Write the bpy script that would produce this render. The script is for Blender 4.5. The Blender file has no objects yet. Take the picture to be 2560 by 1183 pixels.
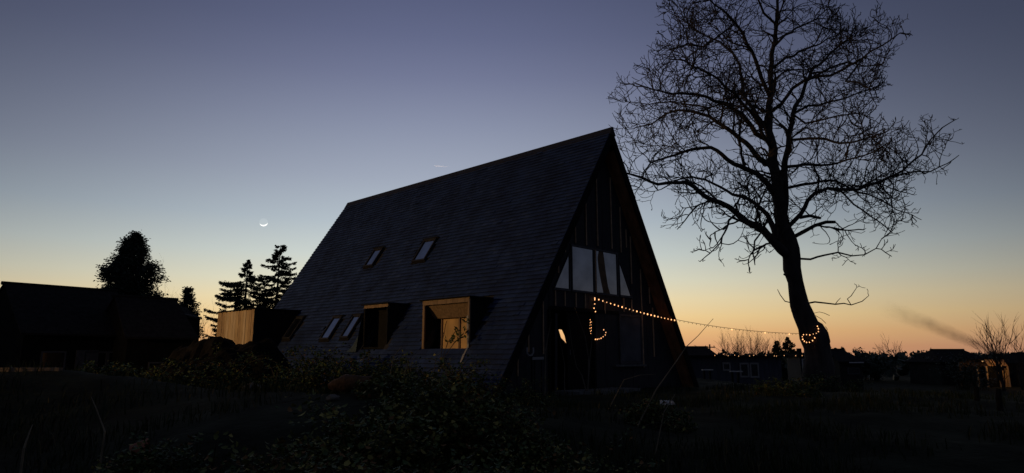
import bpy, bmesh, math, random
from math import radians as R, sin, cos, sqrt, pi, exp
from mathutils import Vector, Matrix, noise, kdtree

# ------------------------------------------------------------------ camera
sc = bpy.context.scene
COL = sc.collection
CAMZ, FPX, PITCH = 1.0, 1650.0, R(10.3217)
cam = bpy.data.cameras.new('camera'); cam_o = bpy.data.objects.new('camera', cam); COL.objects.link(cam_o)
cam_o.location = (0, 0, CAMZ); cam_o.rotation_euler = (R(90) + PITCH, 0, 0)
cam.sensor_width = 36; cam.lens = 36 * FPX / 2560; cam.clip_start = 0.05; cam.clip_end = 20000
sc.camera = cam_o

# ------------------------------------------------------------------ dusk sky: afterglow of a sun just under the horizon
SUN_AZ, SUN_EL = -6.0, -4.0
def lin(c):
    return tuple(((v / 255 + .055) / 1.055) ** 2.4 if v > 10 else v / 255 / 12.92 for v in c)
w = bpy.data.worlds.new('World'); sc.world = w; w.use_nodes = True
nt = w.node_tree; N = nt.nodes; LK = nt.links
bg = N['Background']
def node(t, **k):
    n = N.new(t)
    for a, b in k.items(): setattr(n, a, b)
    return n
def math_(op, a, b=None, c=None):
    n = node('ShaderNodeMath', operation=op)
    for i, v in enumerate((a, b, c)):
        if v is None: continue
        if isinstance(v, (int, float)): n.inputs[i].default_value = v
        else: LK.new(v, n.inputs[i])
    return n.outputs[0]
tc = node('ShaderNodeTexCoord')
nrm = node('ShaderNodeVectorMath', operation='NORMALIZE'); LK.new(tc.outputs['Generated'], nrm.inputs[0])
sep = node('ShaderNodeSeparateXYZ'); LK.new(nrm.outputs[0], sep.inputs[0])
el = math_('ARCSINE', sep.outputs[2])
fac = math_('DIVIDE', el, R(90))
ramp = node('ShaderNodeValToRGB'); LK.new(math_('MAXIMUM', math_('SQRT', math_('MAXIMUM', fac, 0.0)), 0.0), ramp.inputs[0])
SKY = [(0, (196, 138, 104)), (.8, (212, 154, 108)), (2, (229, 180, 121)), (3.3, (236, 203, 144)), (4.8, (231, 213, 169)),
       (6.3, (217, 213, 187)), (8.5, (196, 203, 196)), (11.4, (171, 182, 189)), (15.2, (150, 158, 173)),
       (19.7, (128, 135, 156)), (23.7, (107, 113, 139)), (27, (92, 98, 126)), (30.5, (80, 86, 114)), (42, (56, 63, 92)), (60, (44, 50, 77)), (90, (37, 43, 68))]
cr = ramp.color_ramp; cr.interpolation = 'LINEAR'
for e, c in SKY[1:-1]: cr.elements.new(sqrt(e / 90))
for x, (e, c) in zip(cr.elements, SKY): x.color = (*lin(c), 1)
# the glow weakens away from where the sun went down
hl = math_('SQRT', math_('ADD', math_('MULTIPLY', sep.outputs[0], sep.outputs[0]), math_('ADD', math_('MULTIPLY', sep.outputs[1], sep.outputs[1]), 1e-6)))
ca = math_('DIVIDE', math_('ADD', math_('MULTIPLY', sep.outputs[0], sin(R(SUN_AZ))), math_('MULTIPLY', sep.outputs[1], cos(R(SUN_AZ)))), hl)
pw = math_('MULTIPLY_ADD', math_('MINIMUM', math_('MAXIMUM', math_('DIVIDE', el, R(30)), 0.0), 1.0), 11.4, 3.5)
az = math_('POWER', math_('MULTIPLY_ADD', ca, .5, .5), pw)
mul = node('ShaderNodeVectorMath', operation='SCALE'); LK.new(ramp.outputs[0], mul.inputs[0]); LK.new(math_('MULTIPLY', az, 1.15), mul.inputs[3])
cool = node('ShaderNodeVectorMath', operation='SCALE'); cool.inputs[0].default_value = (.033, .041, .070); LK.new(math_('SUBTRACT', 1.0, az), cool.inputs[3])
sky = node('ShaderNodeTexSky', sky_type='NISHITA', sun_disc=False)
sky.sun_elevation = R(SUN_EL); sky.sun_rotation = R(SUN_AZ); sky.ozone_density = 3
skys = node('ShaderNodeVectorMath', operation='SCALE'); LK.new(sky.outputs[0], skys.inputs[0]); skys.inputs[3].default_value = 0.12
add0 = node('ShaderNodeVectorMath', operation='ADD'); LK.new(mul.outputs[0], add0.inputs[0]); LK.new(cool.outputs[0], add0.inputs[1])
add = node('ShaderNodeVectorMath', operation='ADD'); LK.new(add0.outputs[0], add.inputs[0]); LK.new(skys.outputs[0], add.inputs[1])
LK.new(add.outputs[0], bg.inputs[0]); bg.inputs[1].default_value = 1.0

# the sun itself is 4 degrees under the horizon: it only reaches the high vapour trail
sl = bpy.data.lights.new('sun', 'SUN'); sl.energy = 2.0; sl.angle = R(.5); sl.color = (1, .82, .68)
so = bpy.data.objects.new('sun', sl); COL.objects.link(so)
sd = Vector((sin(R(SUN_AZ)) * cos(R(SUN_EL)), cos(R(SUN_AZ)) * cos(R(SUN_EL)), sin(R(SUN_EL))))
so.rotation_euler = sd.to_track_quat('Z', 'Y').to_euler(); so.location = sd * 200

sc.view_settings.view_transform = 'Standard'; sc.view_settings.look = 'None'
sc.view_settings.exposure = 0; sc.view_settings.gamma = 1; sc.view_settings.use_curve_mapping = False
sc.cycles.use_denoising = True
sc.cycles.max_bounces = 6; sc.cycles.transparent_max_bounces = 12; sc.cycles.sample_clamp_indirect = 4

# ------------------------------------------------------------------ helpers
random.seed(7)
rnd = random.random
def uni(a, b): return a + (b - a) * random.random()
cp_, sp_ = cos(PITCH), sin(PITCH)
def ray(px, py):
    x = (px - 1280) / FPX; z = -(py - 591.5) / FPX
    return Vector((x, cp_ - z * sp_, sp_ + z * cp_))
def at(px, py, Y):
    r = ray(px, py); return Vector((0, 0, CAMZ)) + r * (Y / r.y)
def atz(px, py, z):
    r = ray(px, py); return Vector((0, 0, CAMZ)) + r * ((z - CAMZ) / r.z)
def sst(a, b, x):
    t = min(1, max(0, (x - a) / (b - a))); return t * t * (3 - 2 * t)

class MB:
    def __init__(s): s.v = []; s.f = []; s.mi = []
    def add(s, vs, fs, m=0):
        o = len(s.v); s.v += [tuple(x) for x in vs]; s.f += [tuple(i + o for i in f) for f in fs]; s.mi += [m] * len(fs)
        return s
    def box(s, x0, x1, y0, y1, z0, z1, m=0):
        return s.add([(x0, y0, z0), (x1, y0, z0), (x1, y1, z0), (x0, y1, z0), (x0, y0, z1), (x1, y0, z1), (x1, y1, z1), (x0, y1, z1)],
                     [(0, 3, 2, 1), (4, 5, 6, 7), (0, 1, 5, 4), (1, 2, 6, 5), (2, 3, 7, 6), (3, 0, 4, 7)], m)
    def hexa(s, b, t, m=0):   # bottom and top quads
        return s.add(list(b) + list(t), [(0, 3, 2, 1), (4, 5, 6, 7), (0, 1, 5, 4), (1, 2, 6, 5), (2, 3, 7, 6), (3, 0, 4, 7)], m)
    def prism(s, pts, d, m=0):  # polygon pts swept by vector d
        n = len(pts); d = Vector(d); p = [Vector(q) for q in pts]
        return s.add(p + [q + d for q in p], [tuple(range(n))[::-1], tuple(range(n, 2 * n))] + [(i, (i + 1) % n, n + (i + 1) % n, n + i) for i in range(n)], m)
    def tube(s, pts, rad, sides=6, cap=True, m=0):
        P = [Vector(p) for p in pts]; n = len(P)
        if isinstance(rad, (int, float)): rad = [rad] * n
        vs = []; ref = None
        for i in range(n):
            d = (P[min(i + 1, n - 1)] - P[max(i - 1, 0)])
            if d.length < 1e-9: d = Vector((0, 0, 1))
            d.normalize()
            if ref is None: ref = d.orthogonal().normalized()
            ref = ref - d * ref.dot(d)
            if ref.length < 1e-6: ref = d.orthogonal()
            ref.normalize(); b = d.cross(ref)
            for k in range(sides):
                a = 2 * pi * k / sides
                vs.append(P[i] + (ref * cos(a) + b * sin(a)) * rad[i])
        fs = []
        for i in range(n - 1):
            for k in range(sides):
                k2 = (k + 1) % sides
                fs.append((i * sides + k, i * sides + k2, (i + 1) * sides + k2, (i + 1) * sides + k))
        if cap: fs += [tuple(range(sides))[::-1], tuple(range((n - 1) * sides, n * sides))]
        return s.add(vs, fs, m)
    def build(s, name, mat, parent=None, origin=None, smooth=False):
        me = bpy.data.meshes.new(name)
        vs = s.v
        if origin is not None: vs = [(x - origin[0], y - origin[1], z - origin[2]) for x, y, z in vs]
        me.from_pydata(vs, [], s.f); me.update()
        mats = mat if isinstance(mat, (list, tuple)) else [mat]
        for m in mats: me.materials.append(m)
        if len(mats) > 1: me.polygons.foreach_set('material_index', s.mi)
        if smooth: me.polygons.foreach_set('use_smooth', [True] * len(me.polygons))
        o = bpy.data.objects.new(name, me); COL.objects.link(o)
        if parent is not None: o.parent = parent
        elif origin is not None: o.location = origin
        return o
def tag(o, label=None, cat=None, group=None, kind=None):
    if label: o['label'] = label
    if cat: o['category'] = cat
    if group: o['group'] = group
    if kind: o['kind'] = kind
    return o
def thing(name, label, cat, loc=(0, 0, 0), rz=0, group=None):
    o = bpy.data.objects.new(name, None); COL.objects.link(o); o.location = loc; o.rotation_euler = (0, 0, rz)
    o.empty_display_size = .2
    return tag(o, label, cat, group)

MATS = {}
def mat(name, c, rough=.8, var=.25, scale=6, bump=0., bscale=40, stretch=(1, 1, 1), spec=.4, metal=0., c2=None):
    if name in MATS: return MATS[name]
    m = bpy.data.materials.new(name); m.use_nodes = True; t = m.node_tree; n = t.nodes; b = n['Principled BSDF']
    b.inputs['Roughness'].default_value = rough; b.inputs['Specular IOR Level'].default_value = spec; b.inputs['Metallic'].default_value = metal
    co = n.new('ShaderNodeTexCoord'); mp = n.new('ShaderNodeMapping'); mp.inputs['Scale'].default_value = stretch
    t.links.new(co.outputs['Object'], mp.inputs[0])
    nz = n.new('ShaderNodeTexNoise'); nz.inputs['Scale'].default_value = scale; nz.inputs['Detail'].default_value = 6
    t.links.new(mp.outputs[0], nz.inputs[0])
    r = n.new('ShaderNodeValToRGB'); t.links.new(nz.outputs[0], r.inputs[0])
    r.color_ramp.elements[0].position = .3; r.color_ramp.elements[1].position = .7
    r.color_ramp.elements[0].color = (*[v * (1 - var) for v in c], 1)
    r.color_ramp.elements[1].color = (*(c2 if c2 else [min(1, v * (1 + var)) for v in c]), 1)
    t.links.new(r.outputs[0], b.inputs['Base Color'])
    if bump:
        n2 = n.new('ShaderNodeTexNoise'); n2.inputs['Scale'].default_value = bscale; n2.inputs['Detail'].default_value = 8
        t.links.new(mp.outputs[0], n2.inputs[0])
        bm = n.new('ShaderNodeBump'); bm.inputs['Strength'].default_value = bump; bm.inputs['Distance'].default_value = .03
        t.links.new(n2.outputs[0], bm.inputs['Height']); t.links.new(bm.outputs[0], b.inputs['Normal'])
    MATS[name] = m; return m
def emit(name, c, s):
    m = bpy.data.materials.new(name); m.use_nodes = True; n = m.node_tree.nodes; b = n['Principled BSDF']
    b.inputs['Base Color'].default_value = (*c, 1); b.inputs['Emission Color'].default_value = (*c, 1); b.inputs['Emission Strength'].default_value = s
    return m
def glass(name, tint, refl):
    # coated glazing in front of an unlit room: a dark body under a partly mirroring face
    m = bpy.data.materials.new(name); m.use_nodes = True; t = m.node_tree; n = t.nodes
    b = n['Principled BSDF']; b.inputs['Base Color'].default_value = (.01, .011, .013, 1); b.inputs['Roughness'].default_value = .2
    g = n.new('ShaderNodeBsdfGlossy'); g.inputs['Color'].default_value = (*tint, 1); g.inputs['Roughness'].default_value = .06
    nz = n.new('ShaderNodeTexNoise'); nz.inputs['Scale'].default_value = 2.2; nz.inputs['Detail'].default_value = 4
    co = n.new('ShaderNodeTexCoord'); t.links.new(co.outputs['Object'], nz.inputs[0])
    rr = n.new('ShaderNodeMapRange'); t.links.new(nz.outputs[0], rr.inputs[0]); rr.inputs[1].default_value = .3; rr.inputs[2].default_value = .7
    rr.inputs[3].default_value = refl * .75; rr.inputs[4].default_value = refl * 1.15
    mx = n.new('ShaderNodeMixShader'); t.links.new(rr.outputs[0], mx.inputs[0]); t.links.new(b.outputs[0], mx.inputs[1]); t.links.new(g.outputs[0], mx.inputs[2])
    t.links.new(mx.outputs[0], n['Material Output'].inputs[0]); return m

M_slate = [mat('slate_a', (.012, .026, .076), .55, .45, 1.4, .3, 60), mat('slate_b', (.009, .020, .062), .6, .45, 1.4, .3, 60), mat('slate_c', (.019, .034, .084), .5, .45, 1.4, .3, 60)]
M_deck = mat('roof_felt', (.02, .02, .022), .9)
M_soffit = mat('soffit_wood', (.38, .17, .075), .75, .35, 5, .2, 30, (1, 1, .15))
M_wall = mat('tarred_board', (.030, .030, .033), .8, .35, 7, .3, 40, (3, 3, .3))
M_batten = mat('pale_batten', (.55, .36, .20), .8, .3, 8)
M_frame = mat('grey_frame', (.06, .06, .065), .6)
M_wood = mat('new_timber', (.50, .34, .17), .7, .3, 5, .25, 30, (4, 4, .35), c2=(.66, .48, .26))
M_planks = [M_wood, mat('new_timber_pale', (.60, .44, .25), .7, .3, 6, .25, 30, (5, 5, .3), c2=(.74, .58, .36)), mat('new_timber_knotty', (.36, .23, .11), .75, .4, 7, .3, 30, (5, 5, .5), c2=(.58, .40, .21))]
M_woodd = mat('weathered_timber', (.23, .155, .09), .8, .35, 5, .3, 30, (4, 4, .35))
M_ply = mat('plywood', (.54, .34, .14), .75, .35, 3, .15, 20, (1, 1, .4))
M_dark = mat('black_cladding', (.012, .012, .012), .9, spec=.08)
M_sframe = mat('skylight_frame', (.022, .022, .024), .6, .2, spec=.2)
M_tarp = mat('dark_tarp', (.03, .045, .035), .5, .3, 4, .4, 8)
M_white = mat('white_paint', (.62, .60, .56), .6, .15)
M_bark = mat('walnut_bark', (.055, .045, .038), .95, .4, 5, .8, 14, (1, 1, .3))
M_needle = mat('conifer_needles', (.035, .05, .03), .8)
M_leafd = mat('dark_evergreen_leaf', (.04, .06, .035), .6)
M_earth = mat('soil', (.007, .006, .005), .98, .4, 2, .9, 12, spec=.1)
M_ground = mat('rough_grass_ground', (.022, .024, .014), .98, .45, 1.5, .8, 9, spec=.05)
M_leaf = [mat('bramble_green', (.050, .078, .022), .6, .3, 5, spec=.15), mat('leaf_olive', (.12, .13, .035), .65, .3, 5, spec=.15), mat('leaf_yellow', (.32, .27, .07), .7, .3, 5, spec=.15), mat('leaf_brown', (.17, .09, .035), .8, .3, 5, spec=.1)]
M_stem = mat('dead_stem', (.16, .125, .07), .8, .35, 6)
M_bstem = mat('bramble_stem', (.045, .038, .024), .85, .35, 6, spec=.1)
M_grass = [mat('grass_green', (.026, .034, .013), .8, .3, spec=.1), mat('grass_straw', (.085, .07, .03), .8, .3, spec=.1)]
M_stone = mat('pale_stone', (.13, .115, .09), .9, .3, 8, .5, 30)
M_conc = mat('old_concrete', (.13, .13, .12), .9, .3, 5, .5, 30)
M_roofd = mat('old_dark_tiles', (.018, .016, .015), .92, .4, 5, .4, 25, spec=.08)
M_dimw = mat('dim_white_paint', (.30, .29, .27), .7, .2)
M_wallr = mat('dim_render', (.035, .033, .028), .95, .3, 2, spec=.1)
M_blue = mat('blue_grey_boards', (.06, .066, .085), .8, .25, 4, .2, 20, (1, 1, .3))
M_glass = glass('gable_glass', (1, .985, .94), .48)
M_sglass = glass('skylight_glass', (.9, .93, 1.0), .62)
M_dglass = glass('far_glass', (.5, .52, .56), .1)
M_metal = mat('dull_metal', (.10, .10, .105), .45, .2, metal=.6)
M_cable = mat('black_cable', (.012, .012, .012), .7)
M_pvc = mat('pale_pvc', (.30, .30, .29), .6, .15)
M_bulb = emit('bulb_glow', (1.0, .44, .17), 2.4)
M_bulbs = emit('bulb_dim', (1.0, .50, .22), 1.3)
M_off = mat('bulb_unlit', (.05, .045, .04), .3)

# ------------------------------------------------------------------ ground
def hgt(x, y):
    h = -.55 + .55 * sst(2.5, 12, y)
    h += .62 * exp(-((x + 1.9) ** 2 / 3.0 ** 2 + (y - 8.6) ** 2 / 2.4 ** 2))
    h += .85 * exp(-((x + 8.6) ** 2 / 4.5 ** 2 + (y - 11.3) ** 2 / 1.9 ** 2))
    h -= 1.4 * max(sst(8.2, 15, x) * sst(17, 29, y), sst(33, 60, y))
    d = sqrt(x * x + y * y)
    if d < 80:
        h += .11 * noise.noise((x * .45, y * .45, 0)) + .05 * noise.noise((x * 1.7, y * 1.7, 3)) + .02 * noise.noise((x * 5, y * 5, 7))
    return h
def axis(fine0, fine1, step, far):
    a = []; x = fine0
    while x <= fine1: a.append(x); x += step
    s = step; x = a[-1]
    while x < far: s *= 1.35; x += s; a.append(x)
    s = step; x = a[0]
    while x > -far: s *= 1.35; x -= s; a.insert(0, x)
    return a
xs = axis(-22, 26, .25, 6000); ys = axis(0, 42, .25, 6000)
g = MB(); nx = len(xs)
g.v = [(x, y, hgt(x, y)) for y in ys for x in xs]
g.f = [(j * nx + i, j * nx + i + 1, (j + 1) * nx + i + 1, (j + 1) * nx + i) for j in range(len(ys) - 1) for i in range(nx - 1)]
g.mi = [0] * len(g.f)
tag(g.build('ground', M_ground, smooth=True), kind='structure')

# ------------------------------------------------------------------ the A-frame house
TH, AZ, SL, SR, LEN = R(46.228), 8.09776, .6479, .58845, 15.082
HO = Vector((3.1506, 20, 0))
house = thing('a_frame_house', 'steep slate A-frame house with glazed gable and two box dormers', 'house', HO, TH)
VH, UH = Vector((cos(TH), sin(TH), 0)), Vector((-sin(TH), cos(TH), 0))
def toW(x, y, z): return HO + VH * x + UH * y + Vector((0, 0, z))
def toL(p): d = p - HO; return Vector((d.dot(VH), d.dot(UH), d.z))
NL = Vector((-1, 0, SL)).normalized(); NR = Vector((1, 0, SR)).normalized()
def RLp(y, z, off=0): return Vector((-SL * (AZ - z), y, z)) + NL * off
def RRp(y, z, off=0): return Vector((SR * (AZ - z), y, z)) + NR * off
GY = .45        # gable wall set back under the overhang

def slab(name, fn, holes, thick, m, parent):
    bm = bmesh.new(); E = []
    def loop(pts):
        vs = [bm.verts.new(fn(*p)) for p in pts]
        for i in range(len(vs)): E.append(bm.edges.new((vs[i], vs[(i + 1) % len(vs)])))
    loop([(0, -.25), (LEN, -.25), (LEN, AZ - .05), (0, AZ - .05)])
    for h in holes: loop(h)
    bmesh.ops.triangle_fill(bm, edges=E, use_beauty=True)
    nrm_ = NL if fn is RLp else NR
    ex = bmesh.ops.extrude_face_region(bm, geom=bm.faces[:])
    bmesh.ops.translate(bm, vec=-nrm_ * thick, verts=[x for x in ex['geom'] if isinstance(x, bmesh.types.BMVert)])
    bmesh.ops.recalc_face_normals(bm, faces=bm.faces)
    me = bpy.data.meshes.new(name); bm.to_mesh(me); bm.free(); me.materials.append(m)
    o = bpy.data.objects.new(name, me); COL.objects.link(o); o.parent = parent; return o
def rect(y0, y1, z0, z1): return [(y0, z0), (y1, z0), (y1, z1), (y0, z1)]
DORM = [(1.70, 3.72, 1.24, 2.60, -4.45), (5.55, 6.88, 1.36, 2.64, -4.36)]      # y0 y1 zbottom ztop xfront
SKYL = [(9.22, 9.80, 4.32, 5.06), (6.02, 6.72, 4.20, 5.04), (9.06, 9.66, 1.55, 2.38), (7.86, 8.38, 1.58, 2.38), (11.86, 12.46, 1.62, 2.47)]
rl = slab('roof_slope', RLp, [rect(d[0] + .06, d[1] - .06, d[2] - .35, d[3] - .05) for d in DORM], .2, M_deck, house)
def px_right(px, py):
    r = ray(px, py); o = toL(Vector((0, 0, CAMZ))); d = Vector((r.dot(VH), r.dot(UH), r.z)); nn = Vector((1, 0, SR)); p = o + d * ((Vector((0, 0, AZ)) - o).dot(nn) / d.dot(nn)); return (p.y, p.z)
hole = [px_right(*q) for q in ((1396, 822), (1406, 823), (1413, 838), (1418, 862), (1411, 853), (1403, 845))]    # a pane is missing in the far slope: the sky shows through the doorway
rr_ = slab('roof_slope', RRp, [hole], .05, M_deck, house)
# slate courses, each slate with its own edges
EXPO = .15; KN = sqrt(1 + SL * SL); ncourse = int((AZ + .2) * KN / EXPO)
for k in range(ncourse):
    s1 = (k + 1) * EXPO; s0 = s1 - EXPO - .05
    z1 = AZ - s1 / KN; z0 = min(AZ - .005, AZ - s0 / KN); zc = (z1 + z0) / 2
    b = MB(); y = -.035 - (.11 if k % 2 else 0)
    lay = uni(-.004, .004)
    while y < LEN + .03:
        wd = uni(.20, .27); ya, yb = max(y + .002, -.035), min(y + wd - .002, LEN + .03); y += wd
        if yb - ya < .03: continue
        ym = (ya + yb) / 2; skip = False
        for q in SKYL:
            if ya < q[1] + .0 and yb > q[0] - .0 and z1 < q[3] and z0 > q[2] + .06: skip = True
        for q in DORM:
            if ya < q[1] and yb > q[0] and z1 < q[3] - .02 and z0 > q[2] - .02: skip = True
        if skip:
            if b.f: b.build('slate_course', M_slate, rl); b = MB()
            continue
        sag = .012 * noise.noise((ym * .35, k * .25, 4))
        dz = (uni(-.006, .006) + lay + sag) / KN; up = .048 + uni(-.004, .008) + (uni(.01, .02) if rnd() < .015 else 0)
        A, B_ = RLp(ya, z0, .012), RLp(yb, z0, .012)
        C_, D = RLp(yb, z1 + dz, up), RLp(ya, z1 + dz + uni(-.002, .002), up)
        E_, F_ = RLp(yb, z1 + dz, up - .032), RLp(ya, z1 + dz, up - .032)
        mi = random.choices((0, 1, 2), (6, 3, 1))[0]
        b.add([A, B_, C_, D, E_, F_], [(0, 1, 2, 3), (3, 2, 4, 5), (0, 3, 5), (1, 4, 2)], mi)
    if b.f: b.build('slate_course', M_slate, rl)
# ridge cap and barge boards
b = MB(); b.hexa([(-.17, -.06, AZ - .2), (.16, -.06, AZ - .2), (.16, LEN + .05, AZ - .2), (-.17, LEN + .05, AZ - .2)], [(-.02, -.06, AZ + .07), (.02, -.06, AZ + .07), (.02, LEN + .05, AZ + .07), (-.02, LEN + .05, AZ + .07)])
b.build('ridge_cap', M_sframe, house)
for fn, nv, sg in ((RLp, NL, -1), (RRp, NR, 1)):
    b = MB(); b.hexa([fn(-.03, -.25, .01), fn(-.003, -.25, .01), fn(-.003, -.25, -.24), fn(-.03, -.25, -.24)], [fn(-.03, AZ - .16, .01), fn(-.003, AZ - .16, .01), fn(-.003, AZ - .16, -.24), fn(-.03, AZ - .16, -.24)])
    b.build('barge_board', M_dark, house)
# soffit boards under the right-hand overhang
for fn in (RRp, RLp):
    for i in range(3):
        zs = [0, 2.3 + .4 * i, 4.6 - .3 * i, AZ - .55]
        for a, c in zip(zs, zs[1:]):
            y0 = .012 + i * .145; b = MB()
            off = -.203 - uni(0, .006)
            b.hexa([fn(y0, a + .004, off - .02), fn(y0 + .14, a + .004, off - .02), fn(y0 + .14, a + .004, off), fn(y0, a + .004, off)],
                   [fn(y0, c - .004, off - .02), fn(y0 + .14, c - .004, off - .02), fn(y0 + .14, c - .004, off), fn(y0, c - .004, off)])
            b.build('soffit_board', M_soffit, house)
# gable wall: boards between battens, clipped to the roof and round the doorway
def roofz(x): # underside of the roof above x
    return AZ - (abs(x) / (SL if x < 0 else SR)) - .26
cols = [-4.9, -4.3, -3.9, -3.48, -2.88, -2.6, -2.35, -1.92, -1.42, -.97, -.55, -.29, 0, .46, .70, 1.02, 1.47, 2.02, 2.35, 2.71, 3.2, 3.7, 4.2, 4.5]
for x0, x1 in zip(cols, cols[1:]):
    z0 = 2.4 if (x0 >= -2.61 and x1 <= -.54) else -.3
    zt = [roofz(x0), roofz(x1)]
    if max(zt) <= z0 + .1: continue
    b = MB(); a, c = x0 + .004, x1 - .004; za, zb = max(z0 + .02, zt[0]), max(z0 + .02, zt[1]); ex_ = uni(0, .012)
    b.hexa([(a, GY - ex_, z0), (c, GY - ex_, z0), (c, GY + .06, z0), (a, GY + .06, z0)], [(a, GY - ex_, za), (c, GY - ex_, zb), (c, GY + .06, zb), (a, GY + .06, za)])
    b.build('wall_board', M_wall, house)
BAT = [(-.29, 4.36, 6.75), (.46, 4.36, 6.7), (-.86, 4.31, 6.0), (-1.39, 4.31, 5.0), (.96, 4.30, 5.8), (1.27, 4.5, 5.1), (1.51, 3.33, 4.9), (2.05, .66, 3.85), (2.55, 2.75, 3.3), (-1.88, 3.98, 4.3), (-2.2, 3.35, 3.8),
       (-2.35, 2.41, 2.84), (-1.92, 2.43, 2.84), (-1.42, 2.42, 2.84), (-.97, 2.42, 2.84), (0, 2.3, 2.66), (1.02, 2.4, 2.84), (1.47, 2.4, 2.82), (-2.88, 1.07, 2.62), (-3.48, 1.12, 1.85), (2.71, 1.0, 2.62), (-3.9, .5, 1.2)]
for x, z0, z1 in BAT:
    b = MB(); b.box(x - .016, x + .016, GY - .045, GY - .0135, z0, min(z1, roofz(x) - .02)); b.build('batten', M_batten, house)
b = MB(); b.box(-2.62, .72, GY - .035, GY - .0135, 2.30, 2.40); b.build('door_lintel', M_dark, house)
# upper gable windows
def window_poly(name, pts, glass_polys, label=None, fw=.05, m=M_frame, band=None):
    c = sum((Vector((p[0], 0, p[1])) for p in pts), Vector()) / len(pts)
    root = MB(); n = len(pts)
    outer = [Vector((x, 0, z)) for x, z in pts]
    inner = [o + (c - o).normalized() * fw * 1.5 for o in outer]
    for i in range(n):
        j = (i + 1) % n
        o1, o2, i1, i2 = outer[i], outer[j], inner[i], inner[j]
        f = lambda p, y: (p.x, y, p.z)
        root.hexa([f(o1, GY - .055), f(o2, GY - .055), f(i2, GY - .055), f(i1, GY - .055)], [f(o1, GY - .014), f(o2, GY - .014), f(i2, GY - .014), f(i1, GY - .014)])
    wo = root.build('window', m, house)
    if label: tag(wo, label)
    for gp in glass_polys:
        MB().prism([(x, GY - .03, z) for x, z in gp], (0, .012, 0)).build('pane', M_glass, wo)
    if band:
        MB().prism([(x, GY - .034, z) for x, z in band], (0, .014, 0)).build('band', mat('band_brown', (.16, .10, .05), .9, .3, 4, .3, 10), wo)  # curved brown strip set between the glass pieces
    return wo
def px_gable(px, py):
    r = ray(px, py); o = toL(Vector((0, 0, CAMZ))); d = Vector((r.dot(VH), r.dot(UH), r.z)); p = o + d * ((GY - .03 - o.y) / d.y); return (p.x, p.z)
tri = [(-1.68, 4.05), (-2.45, 2.86), (-1.68, 2.86)]
window_poly('window', tri, [[(-1.74, 3.92), (-2.34, 2.93), (-1.74, 2.93)]], 'triangular pane under the left roof edge')
w2 = [(-1.62, 4.26), (-1.62, 2.86), (-.50, 2.86), (-.50, 4.26)]
window_poly('window', w2, [[(-1.555, 4.2), (-1.555, 2.92), (-.56, 2.92), (-.56, 4.2)]])
w3 = [(-.46, 4.26), (-.46, 2.86), (.74, 2.86), (.74, 4.26)]
zz = lambda x, y: px_gable(1240 + x / 2.688, 560 + y / 2.688)
band_l = [zz(*q) for q in ((690, 185), (683, 230), (690, 300), (705, 380), (722, 462))]
band_r = [zz(*q) for q in ((768, 474), (752, 420), (738, 330), (728, 250), (720, 190))]
window_poly('window', w3, [[(-.40, 4.2), (-.40, 2.92)] + band_l[::-1], [(.675, 4.2)] + band_r[::-1] + [(.675, 2.92)]], 'gable window with a brown curtain across it', band=band_l + band_r)
tri2 = [(.80, 4.1), (.80, 2.86), (1.52, 2.86)]
window_poly('window', tri2, [[(.86, 3.9), (.86, 2.93), (1.40, 2.93)]], 'triangular pane under the right roof edge')
for x in (-.48,): MB().box(x - .016, x + .016, GY - .085, GY - .057, 2.92, 4.22).build('batten', M_batten, house)
sw = window_poly('window', [(.73, 2.32), (.73, .78), (1.98, .78), (1.98, 2.32)], [], 'ground floor window covered by a grey sheet')
MB().prism([(.79, GY - .03, 2.27), (.79, GY - .03, .85), (1.93, GY - .03, .85), (1.93, GY - .03, 2.27)], (0, .012, 0)).build('grey_sheet', mat('grey_sheet', (.085, .085, .09), .8, .35, 2, .4, 6), sw)
MB().box(.35, 2.05, GY - .14, GY - .0135, .70, .76).build('window_sill', M_conc, house)
# doorway: frame, half-open leaf, boards across
MB().box(-2.66, -2.58, GY - .05, GY + .12, 0, 2.3).build('door_post', M_dark, house)
MB().box(-.60, -.52, GY - .05, GY + .12, 0, 2.3).build('door_post', M_dark, house)
dlo = MB().box(-1.695, -.62, GY + .08, GY + .12, .05, 2.28).build('door_leaf', M_dark, house)
MB().box(-1.64, -1.61, GY + .04, GY + .078, 1.05, 1.2).build('handle', M_metal, dlo)
MB().hexa([(-2.40, GY - .02, .1), (-2.30, GY - .02, .1), (-2.30, GY, .1), (-2.40, GY, .1)], [(-2.35, GY - .02, 2.2), (-2.25, GY - .02, 2.2), (-2.25, GY, 2.2), (-2.35, GY, 2.2)]).build('cross_board', M_wall, house)
# rear gable and floor
MB().prism([(-SL * (AZ + .3) + .3, LEN - .4, -.3), (SR * (AZ + .3) - .3, LEN - .4, -.3), (0, LEN - .4, AZ - .3)], (0, .1, 0)).build('rear_wall', M_wall, house)
MB().box(-4.6, 4.2, GY + .1, LEN - .42, -.2, .02).build('floor', M_dark, house)
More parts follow.
